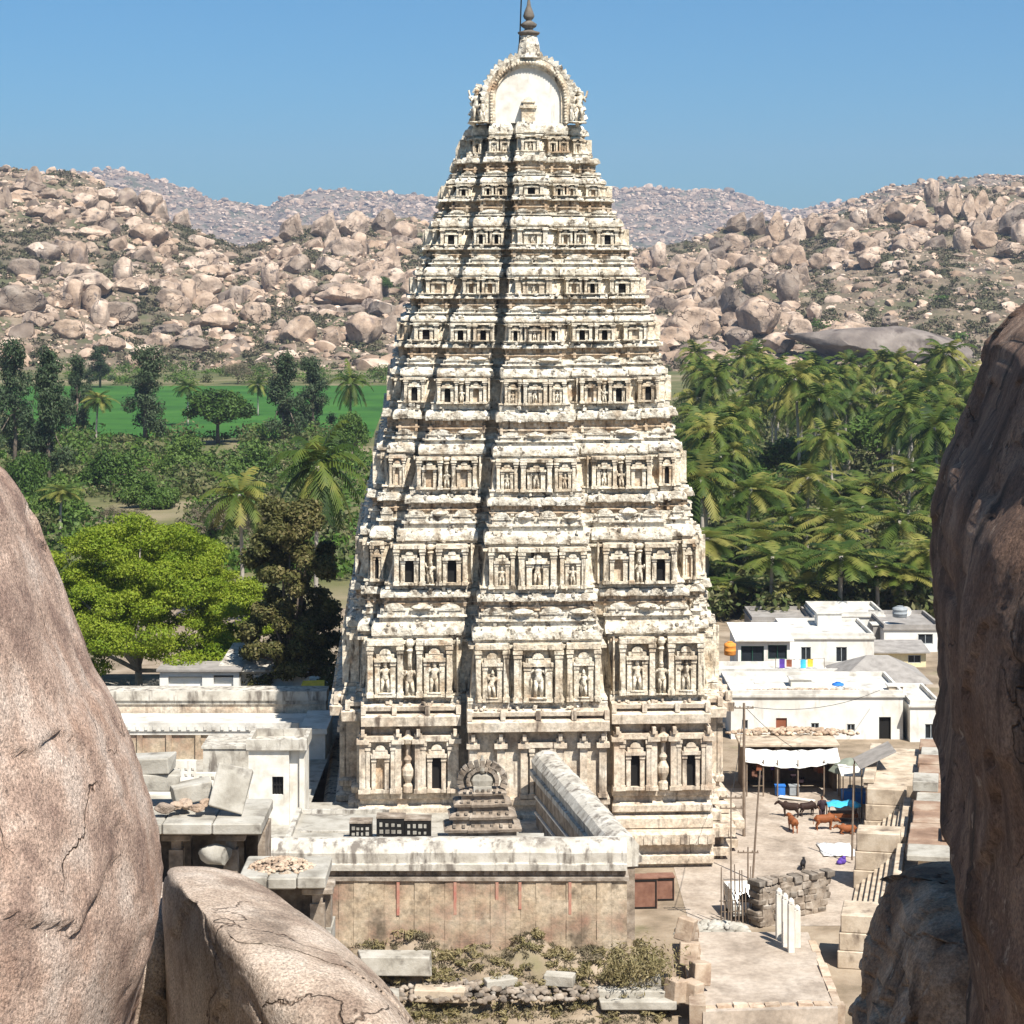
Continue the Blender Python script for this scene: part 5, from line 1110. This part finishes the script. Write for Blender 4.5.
# shop
sh=thing('market_shop','dim roadside shop under a sagging white awning','shop',(lx(790,149),149,0)); w=(lx(838,149)-lx(744,149))/2
b=MB(); b.box(-w,w,3.0,3.3,0,3.0); b.box(-w,-w+.25,0,3.0,0,3.0); b.box(w-.25,w,0,3.0,0,3.0); b.box(-.9,-.6,.6,3.0,0,2.9); b.build('wall',M['wood'],sh)
b=MB(); b.box(-w-.2,w+.2,.0,3.4,3.0,3.2,.04); b.build('roof',M['bazaar'],sh)
b=MB(); n=16; V=[]; Q=[]
for i in range(n+1):
    for j in range(5):
        u=i/n; V.append((-w+2*w*u,-.1-1.5*j/4,2.95-.55*j/4-.45*math.sin(math.pi*u)*(.3+.7*j/4)+.05*math.sin(i*2.1+j)))
        if i<n and j<4: Q.append((i*5+j,i*5+j+1,(i+1)*5+j+1,(i+1)*5+j))
o=link('awning',np_mesh('awning',V,Q,M['awning'],True),sh); so=o.modifiers.new('s','SOLIDIFY'); so.thickness=.03
for x_ in (-w+.1,-w*.62,-w*.32,.35,w*.66,w-.1):
    b=MB(); b.tube([(x_,-1.45,0),(x_,-1.45,2.45)],.05,6); b.build('post',M['wood'],sh)
b=MB(); rr=random.Random(6)
for q in range(22):
    b=MB(); b.obox((rr.uniform(-w+.5,w-.5),rr.uniform(1.0,2.6),rr.uniform(.2,2.2)),(.4,.35,.35*rr.uniform(.5,1.5)),0,jit=.2,r=rr); b.build('hanging_goods',M[rr.choice(['darkcloth','darkcloth','purple','rust','greyplastic','door'])],sh)
for px,m,lb in ((780,'bluetank','blue crate standing in the shop front'),(794,'greyplastic','grey crate right of the blue one in the shop front')):
    t=thing('crate',lb,'crate',(lx(px,147.9),147.9,0)); b=MB(); b.box(-.32,.32,-.25,.25,.05,.65,.02); b.build('box',M[m],t); b=MB(); b.box(-.36,.36,-.29,.29,.652,.72); b.build('rim',M[m],t)
b=MB(); b.obox((0,0,.12),(2.4,.5,.06),-.35,(0,.05)); tag(b.build('plank',M['plaster'],None,(lx(797,146.5),146.5,0)),'long pale plank lying before the shop','plank')
# shop neighbours
um=thing('sun_umbrella','big faded grey-green umbrella at the right end of the shop','umbrella',(lx(850,147.5),147.5,0)); b=MB(); b.tube([(0,0,0),(0,0,2.6)],.04,6); b.build('pole',M['metal_dark'],um)
b=MB(); b.loft([[(r_*math.cos(6.283*k/10)*(1 if k%2 else .94),r_*math.sin(6.283*k/10)*(1 if k%2 else .94),z_) for k in range(10)] for r_,z_ in ((1.45,1.75),(1.42,1.8),(1.0,2.25),(.5,2.5),(.05,2.62))],(False,True)); b.build('canopy',M['umbrella'],um)
st=thing('market_stall','low stall under a bright sky-blue tarp beside the cattle','stall',(lx(843,141),141,0)); b=MB(); V=[];Q=[]
for i in range(9):
    for j in range(5):
        V.append((-1.05+2.1*i/8,-.7+1.4*j/4,1.15+.08*math.sin(i*1.7+j)-.06*(j==0)-.05*abs(i-4)/4)); 
        if i<8 and j<4: Q.append((i*5+j,(i+1)*5+j,(i+1)*5+j+1,i*5+j+1))
o=link('tarp',np_mesh('tarp',V,Q,M['blue'],True),st); so=o.modifiers.new('s','SOLIDIFY'); so.thickness=.04
posts(st,[(x,y,0,1.1) for x in (-.95,.95) for y in (-.6,.6)],.04,'wood'); b=MB(); b.box(-.9,.9,-.5,.5,.3,.55,.02); b.build('table',M['cow_brown'],st)
st2=thing('market_stall','pale blue and white covered stall behind the blue tarp','stall',(lx(856,146),146,0)); b=MB(); b.box(-.9,1.0,-.6,.6,0,.8,.02); b.build('table',M['bluetank'],st2); b=MB(); b.add([(-1.1,-.8,1.9),(1.2,-.8,1.8),(1.2,.8,2.2),(-1.1,.8,2.3),(-1.1,-.8,1.95),(1.2,-.8,1.85),(1.2,.8,2.25),(-1.1,.8,2.35)],[(3,2,1,0),(4,5,6,7),(0,1,5,4),(1,2,6,5),(2,3,7,6),(3,0,4,7)]); b.build('tarp',M['white'],st2); posts(st2,[(x,y,0,1.85) for x in (-.95,1.05) for y in (-.65,.65)],.035,'wood')
b=MB(); V=[];Q=[]; rr=random.Random(12)
for i in range(10):
    for j in range(8):
        V.append((-1.0+2.0*i/9+.08*rr.random(),-1.5+3.0*j/7,.03+.10*rr.random()+.12*math.exp(-((i-5)**2+(j-4)**2)/6)))
        if i<9 and j<7: Q.append((i*8+j,(i+1)*8+j,(i+1)*8+j+1,i*8+j+1))
o=link('ground_sheet',np_mesh('ground_sheet',V,Q,M['awning'],True)); o.location=(lx(836,133.5),133.5,.03); o.modifiers.new('s','SOLIDIFY').thickness=.03; tag(o,'crumpled white sheet spread on the street by the steps','sheet')
b=MB(); b.ball((0,0,.2),(.26,.24,.22),10,7); b.ball((.1,-.05,.4),(.13,.12,.12),8,6); b.ball((-.16,-.1,.14),(.2,.2,.14),8,6); o=b.build('cloth_bundle',M['purple'],None,(lx(842,130.5),130.5,0),True); tag(o,'violet cloth bundle at the foot of the steps','bundle')

# ---------------------------------------------------------------- cattle and a person
def fuse(b,name,m,parent=None,loc=(0,0,0),rz=0,vox=.035):
    o=b.build(name,M[m],parent,loc,True); o.rotation_euler=(0,0,rz); md=o.modifiers.new('r','REMESH'); md.mode='VOXEL'; md.voxel_size=vox; md.use_smooth_shade=True
    s_=o.modifiers.new('s','SMOOTH'); s_.iterations=3; s_.factor=.5; return o
def cow(px,py,rz,m,label,s=1.0,lying=False,head=0.0,Y=None):
    p=G(px,py) if Y is None else P(px,py,Y); b=MB(); dz=-.42 if lying else 0
    b.tube([(-.82,0,1.12+dz),(-.72,0,1.08+dz),(-.35,0,1.0+dz),(.1,0,.98+dz),(.5,0,1.05+dz),(.78,0,1.12+dz),(.9,0,1.16+dz)],[.12,.29,.36,.38,.36,.27,.15],12)
    b.ball((.5,0,1.38+dz),(.2,.13,.14)); b.tube([(.75,0,1.15+dz),(1.02,.05,1.3+dz-head),(1.2,.08,1.38+dz-head)],[.22,.17,.14],9)
    b.tube([(1.12,.07,1.44+dz-head),(1.36,.1,1.3+dz-head),(1.55,.12,1.12+dz-head)],[.14,.125,.085],9)
    for sg in (-1,1):
        if not lying:
            b.tube([(.58,sg*.17,.95),(.60,sg*.18,.52),(.57,sg*.18,.28),(.58,sg*.18,.0)],[.15,.085,.06,.065],8)
            b.tube([(-.62,sg*.17,1.0),(-.50,sg*.19,.66),(-.68,sg*.19,.42),(-.64,sg*.19,.0)],[.2,.12,.065,.065],8)
        else:
            b.tube([(.55,sg*.22,.4),(.8,sg*.3,.15),(.45,sg*.36,.08)],[.14,.09,.06],8); b.tube([(-.6,sg*.22,.4),(-.2,sg*.38,.14),(-.6,sg*.4,.08)],[.2,.1,.06],8)
        b.tube([(1.1,.07+sg*.1,1.46+dz-head),(1.06,.07+sg*.27,1.44+dz-head)],[.05,.045],6)
    b.tube([(-.85,0,1.15+dz),(-.95,0,.9+dz),(-.95,.02,.5+dz)],[.05,.03,.045],6)
    t=thing('cow',label,'cow',p,rz,'cattle in the street'); s*=.68; t.scale=(s,s,s); fuse(b,'body',m,t)
    for sg in (-1,1):
        h_=MB(); h_.tube([(1.13,.07+sg*.08,1.52+dz-head),(1.1,.07+sg*.17,1.6+dz-head),(1.14,.07+sg*.18,1.68+dz-head)],[.035,.025,.01],6); h_.build('horn',M['slab'],t)
cow(793,832,R(100),'cow_brown','chestnut cow seen from behind, walking up the street')
cow(824,830,R(8),'cow_brown','chestnut cow standing side-on before the blue stall',1.05,head=.5)
cow(791,817,R(165),'cow_dark','dark brown cow standing side-on, nearest the tower'); cow(807,816,R(20),'cow_dark','dark brown cow with lowered head, right of the other dark cow',.95,head=.6)
cow(803,870,R(75),'cow_black','small black calf alone in the lower street',.62)
cow(848,834,R(180),'cow_brown','chestnut cow lying down in front of the blue stall',.9,True,.1)
pe=thing('person','person in dark clothes standing behind the chestnut cow near the blue stall','person',G(822,823),R(20)); b=MB()
for sg in (-1,1):
    b.tube([(sg*.1,-.05,.03),(sg*.1,.0,.1),(sg*.1,0,.5),(sg*.1,0,.9)],[.05,.055,.07,.10],8); b.tube([(sg*.1,-.13,.04),(sg*.1,0,.05)],[.04,.05],6)
    b.tube([(sg*.2,0,1.4),(sg*.28,.02,1.12),(sg*.25,-.12,.9),(sg*.23,-.18,.84)],[.065,.05,.04,.035],8)
b.tube([(0,0,.85),(0,0,1.0),(0,0,1.2),(0,0,1.38),(0,0,1.46),(0,0,1.58)],[.16,.17,.16,.19,.1,.055],10,.75); b.ball((0,-.01,1.66),(.08,.1,.12)); b.ball((0,-.11,1.645),(.018,.03,.025)); fuse(b,'body','skin',pe,vox=.025)
b=MB(); b.tube([(0,0,.82),(0,0,1.0),(0,0,1.2),(0,0,1.38),(0,0,1.47)],[.2,.205,.195,.215,.12],12,.8); [b.tube([(sg*.19,0,1.4),(sg*.285,.02,1.12)],[.095,.075],8) for sg in (-1,1)]; b.build('shirt',M['darkcloth'],pe,smooth=True)
b=MB(); [b.tube([(sg*.1,0,.12),(sg*.1,0,.5),(sg*.1,0,.92)],[.085,.095,.125],8) for sg in (-1,1)]; b.build('trousers',M['darkcloth'],pe,smooth=True); b=MB(); b.ball((0,.02,1.70),(.092,.105,.105)); b.build('hair',M['dark'],pe,smooth=True)

# ---------------------------------------------------------------- poles, fence posts, van, stone walls
def pole(px,pyb,pyt,Y,label,arms=0,r_=.10,lean=0.0):
    k=Y/F; base=P(px,pyb,Y); h_=(pyb-pyt)*k; t=thing('utility_pole',label,'pole',base); b=MB(); b.tube([(0,0,-.3),(lean*h_*.5,0,h_*.5),(lean*h_,0,h_)],[r_,r_*.85,r_*.7],7); b.build('pole',M['wood'],t)
    for a in range(arms):
        b=MB(); z_=h_-.35-a*.55; b.box(-.6+lean*h_,.6+lean*h_,-.04,.04,z_,z_+.07); 
        for x_ in (-.55,-.25,.25,.55): b.lathe([(.035,z_+.07),(.04,z_+.12),(.02,z_+.17)],(x_+lean*h_,0,0),6)
        b.build('crossarm',M['wood'],t)
    return t
pole(744,850,703,137,'tall thin utility pole beside the tower with wires',1,.11); pole(731,915,792,117,'thin pole with crossarms in front of the tower corner',2,.05); pole(752,885,770,127,'slanting thin pole between the street and the tower',0,.07,.07)
pole(748,888,847,126,'short T-shaped pole at the street edge',1,.06); pole(852,855,764,130.6,'thin dark pole by the right-hand steps',0,.07,.02)
tag_=[]
fp=thing('stake_fence','row of thin crooked stakes beside the tower plinth','fence',(lx(738,118.5),118.5,0)); rr=random.Random(9)
for k in range(11):
    b=MB(); x_=-.9+k*.19; b.tube([(x_,rr.uniform(-.3,.3),-.2),(x_+rr.uniform(-.06,.06),rr.uniform(-.3,.3),rr.uniform(1.6,3.3))],[.045,.03],5); b.build('stake',M['wood'],fp)
b=MB(); b.tube([(-1,0,1.2),(1.1,.05,1.25)],.03,5); b.tube([(-1,0,.6),(1.1,.05,.7)],.03,5); b.build('rail',M['wood'],fp)
def wire(name,a,c,sag,label):
    b=MB(); a,c=Vector(a),Vector(c); b.tube([a.lerp(c,t_/10)-Vector((0,0,sag*4*(t_/10)*(1-t_/10))) for t_ in range(11)],.018,4); tag(b.build(name,M['metal_dark']),label,'cable')
wire('cable',P(744,708,137),P(731,797,117),.5,'cable from the tall pole down to the stacked crossarms'); wire('cable',P(746,708,137),P(852,768,130.6),.8,'cable spanning the street from the tall pole to the thin dark pole'); wire('cable',P(744,706,137),P(880,690,165),.7,'cable from the tall pole to the long white house')
va=thing('van','small white van with dark windscreen parked behind pale rubble','van',G(742,915,.1),R(8)); W=.72
b=MB(); prof=[(-1.0,.25),(-1.02,.75),(-.95,.95),(-.62,1.42),(-.5,1.5),(1.2,1.52),(1.32,1.4),(1.34,.3)]
b.loft([[(x_,y_,z_) for y_,z_ in prof] for x_ in (-W,-W+.06,W-.06,W)]); b.build('body',M['white'],va)
b=MB(); b.add([(-W*.86,-.95,.985),(W*.86,-.95,.985),(W*.80,-.66,1.40),(-W*.80,-.66,1.40),(-W*.86,-.90,.95),(W*.86,-.90,.95),(W*.80,-.6,1.37),(-W*.80,-.6,1.37)],[(0,1,2,3),(7,6,5,4),(0,4,5,1),(1,5,6,2),(2,6,7,3),(3,7,4,0)]); b.build('windscreen',M['glass'],va)
for sg in (-1,1):
    b=MB(); b.box(sg*W-.012 if sg>0 else -W-.012,W+.012 if sg>0 else -W+.012,-.35,.9,.95,1.35); b.build('side_window',M['glass'],va)
    b=MB(); b.lathe([(.1,-.02),(.1,.03)],n=12); b.xform(Matrix.Translation((sg*.5,-1.03,.66))@Matrix.Rotation(R(90),4,'X')); b.build('headlight',M['slab'],va)
    for y_ in (-.6,.85):
        b=MB(); b.lathe([(.16,-.07),(.26,-.07),(.28,-.04),(.28,.04),(.26,.07),(.16,.07)],n=16); b.xform(Matrix.Translation((sg*(W-.06),y_,.28))@Matrix.Rotation(R(90),4,'Y')); wl=b.build('wheel',M['metal_dark'],va); b=MB(); b.lathe([(.15,-.075),(.05,-.078),(.05,.078),(.15,.075)],n=12); b.xform(Matrix.Translation((sg*(W-.06),y_,.28))@Matrix.Rotation(R(90),4,'Y')); b.build('rim',M['greyplastic'],wl)
def stone_wall(name,label,a,c,hgt,thick,s,m,seed):
    t=thing(name,label,'wall',(a+c)/2); r_=random.Random(seed); d_=c-a; L_=d_.length; b=MB(); z_=0
    while z_<hgt:
        h_=s*r_.uniform(.7,1.1); u=-L_/2-r_.uniform(0,s)
        while u<L_/2:
            w_=s*r_.uniform(.8,1.7); b.obox((u+w_/2,r_.uniform(-.07,.07),z_+h_/2),(w_*.97,thick*r_.uniform(.9,1.15),h_*.98),r_.uniform(-.08,.08),(r_.uniform(-.06,.06),r_.uniform(-.06,.06)),.25,r_); u+=w_
        z_+=h_*.93
    o=b.build('stonework',M[m],t); bv=o.modifiers.new('b','BEVEL'); bv.width=.05; bv.segments=2
    b=MB(); b.box(-L_/2,L_/2,-thick*.4,thick*.4,0,hgt*.94); b.build('core',M['masonry'],t); t.rotation_euler=(0,0,math.atan2(d_.y,d_.x)); return t
stone_wall('rubble_wall','short wall of rounded dark boulders facing the sandy platform, left piece',G(758,926,0),G(777,922,0),2.2,1.0,.42,'masonry',3); stone_wall('rubble_wall','longer wall of rounded dark boulders behind the white posts',G(778,918,0),G(822,910,0),2.0,.9,.42,'masonry',4)
for i,(px,py,yt) in enumerate(((779,940,888),(785,947,893),(791,953,898),(797,948,905))):
    p=G(px,py,.85); k=p.y/F; h_=(py-yt)*k; t=thing('stone_post',f'white upright stone post beside the sandy platform, {ordinal(i+1)} of four from the left','post',p,.1,'white stone posts'); b=MB(); b.box(-.16,.16,-.14,.14,0,h_*.9,.03); b.build('shaft',M['plaster'],t); b=MB(); b.lathe([(.17,h_*.9),(.16,h_*.95),(.06,h_)],n=8); b.build('cap',M['plaster'],t)
# stone bazaar hall with stair on the right of the street
bz=thing('bazaar_hall','long stone bazaar hall with brown slab roof beside the street','stone hall')
def pl(px,py,z): return G(px,py,z)
f0,f1=Vector((16.4,110.5,0)),Vector((24.5,149,0)); dd=(f1-f0); ln=dd.length; ang=math.atan2(dd.y,dd.x)-math.pi/2; bz.location=f0; bz.rotation_euler=(0,0,ang)
def bzp(name,m,*q,bev=.03):
    b=MB(); b.box(*q,bev); return b.build(name,M[m],bz)
bzp('wall','bazaar',3.6,11,9,ln,0,3.4); bzp('terrace','bazaar',2.5,3.58,2,28,0,2.25)
for k in range(12):
    for c_ in range(3):
        y0_=8.6+(ln-8.6)*k/12; y1_=8.6+(ln-8.6)*(k+1)/12; x0_=3.2+2.7*c_; z_=3.405+rr.uniform(0,.16)
        bzp('roof_slab','brownroof' if (k*7+c_*3)%5 else 'slab',x0_+.02+(rr.uniform(-.25,.1) if c_==0 else 0),x0_+2.66,y0_+.02,y1_-.02,3.405,z_+.22,bev=.04)
for k in range(7):
    bzp('step','bazaar',.34*k,2.48,3.05,14.9,.31*k,.31*(k+1)-.004)
    bzp('step','bazaar',.34*k,2.48,17.05,26.9,.31*k,.31*(k+1)-.004)
for y0_,y1_,h_ in ((.2,3,2.7),(15,17,3.2),(27,28.4,3.0)):
    for q_ in range(3): bzp('cheek_block','bazaar',-.15+.08*q_,2.45,y0_+.03*q_,y1_-.02*q_,h_*q_/3+.003,h_*(q_+1)/3,bev=.05)
bzp('parapet','bazaar',2.3,2.75,2.9,14.9,2.26,2.75); bzp('parapet','bazaar',2.3,2.75,17.1,26.9,2.26,2.6)
bzp('street_wall','bazaar',.25,3.58,28.45,ln,0,3.0)
for k in range(8):
    y_=28.8+k*(ln-29.2)/7; bzp('pillar','bazaar',-.12,.24,y_-.17,y_+.17,0,2.7); bzp('bracket','bazaar',-.25,.24,y_-.3,y_+.3,2.703,2.95)
bzp('beam','bazaar',-.3,.4,28.4,ln,3.003,3.3); bzp('roof_block','slab',2.9,4.4,24,26.5,3.65,4.25); bzp('roof_block','brownroof',4.8,7.2,12,15,3.75,4.1); bzp('roof_block','slab',5.5,8.5,20,22,3.75,4.2)
cn=thing('tin_lean_to','grey tin sheet roof leaning over the far end of the bazaar hall','roof',P(872,760,143)); b=MB(); b.add([(-1.0,-1.6,-.2),(1.3,-1.6,.9),(1.3,1.6,.9),(-1.0,1.6,-.2),(-1.0,-1.6,-.26),(1.3,-1.6,.84),(1.3,1.6,.84),(-1.0,1.6,-.26)],[(0,1,2,3),(7,6,5,4),(0,4,5,1),(1,5,6,2),(2,6,7,3),(3,7,4,0)]); b.build('sheet',M['tin'],cn); posts(cn,[(-.9,-1.5,-3.4,-.25),(-.9,1.5,-3.4,-.25)],.05,'wood')
SKY_ALT, SKY_AIR, SKY_DUST, SKY_OZ, SKY_STR, HAZE, EXPO = 0, .8, .8, 5.0, .055, .0001, .75
SKY_TINT = (.54,1.08,1.27,1)
# ================================================================== air, light, camera
AZ, EL = R(31), R(54)
sd = Vector((math.sin(AZ)*math.cos(EL),-math.cos(AZ)*math.cos(EL),math.sin(EL)))
sl = bpy.data.lights.new('sun','SUN'); sl.energy = 5.0; sl.angle = R(.53); sl.color = (1,.955,.88)
so = bpy.data.objects.new('sun',sl); COL.objects.link(so); so.rotation_euler = (-sd).to_track_quat('-Z','Y').to_euler(); so.location = sd*200
w = bpy.data.worlds.new('World'); SC.world = w; w.use_nodes = True; nt = w.node_tree; bg = nt.nodes['Background']
sk = nt.nodes.new('ShaderNodeTexSky'); sk.sky_type = 'NISHITA'; sk.sun_disc = False; sk.sun_elevation = EL; sk.sun_rotation = math.pi-AZ
sk.altitude = SKY_ALT; sk.air_density = SKY_AIR; sk.dust_density = SKY_DUST; sk.ozone_density = SKY_OZ
tn = nt.nodes.new('ShaderNodeMix'); tn.data_type = 'RGBA'; tn.blend_type = 'MULTIPLY'; tn.inputs[0].default_value = 1; tn.inputs[7].default_value = SKY_TINT; nt.links.new(sk.outputs[0],tn.inputs[6]); nt.links.new(tn.outputs[2],bg.inputs['Color']); bg.inputs['Strength'].default_value = SKY_STR
if HAZE > 0:
    b = MB(); b.box(-4200,4200,-60,6700,-8,420); hz = b.build('haze',None); tag(hz,'thin bluish air between the camera and the far hills',None,None,'stuff')
    hm = bpy.data.materials.new('haze_air'); hm.use_nodes = True; n = hm.node_tree; n.nodes.remove(n.nodes['Principled BSDF']); pv = n.nodes.new('ShaderNodeVolumePrincipled')
    pv.inputs['Color'].default_value = (.74,.80,.98,1); pv.inputs['Density'].default_value = HAZE; pv.inputs['Anisotropy'].default_value = .2; n.links.new(pv.outputs[0],n.nodes['Material Output'].inputs['Volume']); hz.data.materials.append(hm)
cd = bpy.data.cameras.new('camera'); co = bpy.data.objects.new('camera',cd); COL.objects.link(co); co.location = (0,0,H); co.rotation_euler = (R(90),0,0)
cd.sensor_width = 36; cd.lens = F/1024*36; cd.shift_y = -(512-HY)/1024; cd.clip_start = .1; cd.clip_end = 12000; SC.camera = co
vs = SC.view_settings; vs.view_transform = 'Standard'; vs.look = 'None'; vs.exposure = EXPO; vs.gamma = 1; vs.use_curve_mapping = False
SC.render.engine = 'CYCLES'; cy = SC.cycles; cy.use_denoising = True; cy.max_bounces = 6; cy.diffuse_bounces = 2; cy.glossy_bounces = 2; cy.transmission_bounces = 3; cy.volume_bounces = 0; cy.transparent_max_bounces = 8
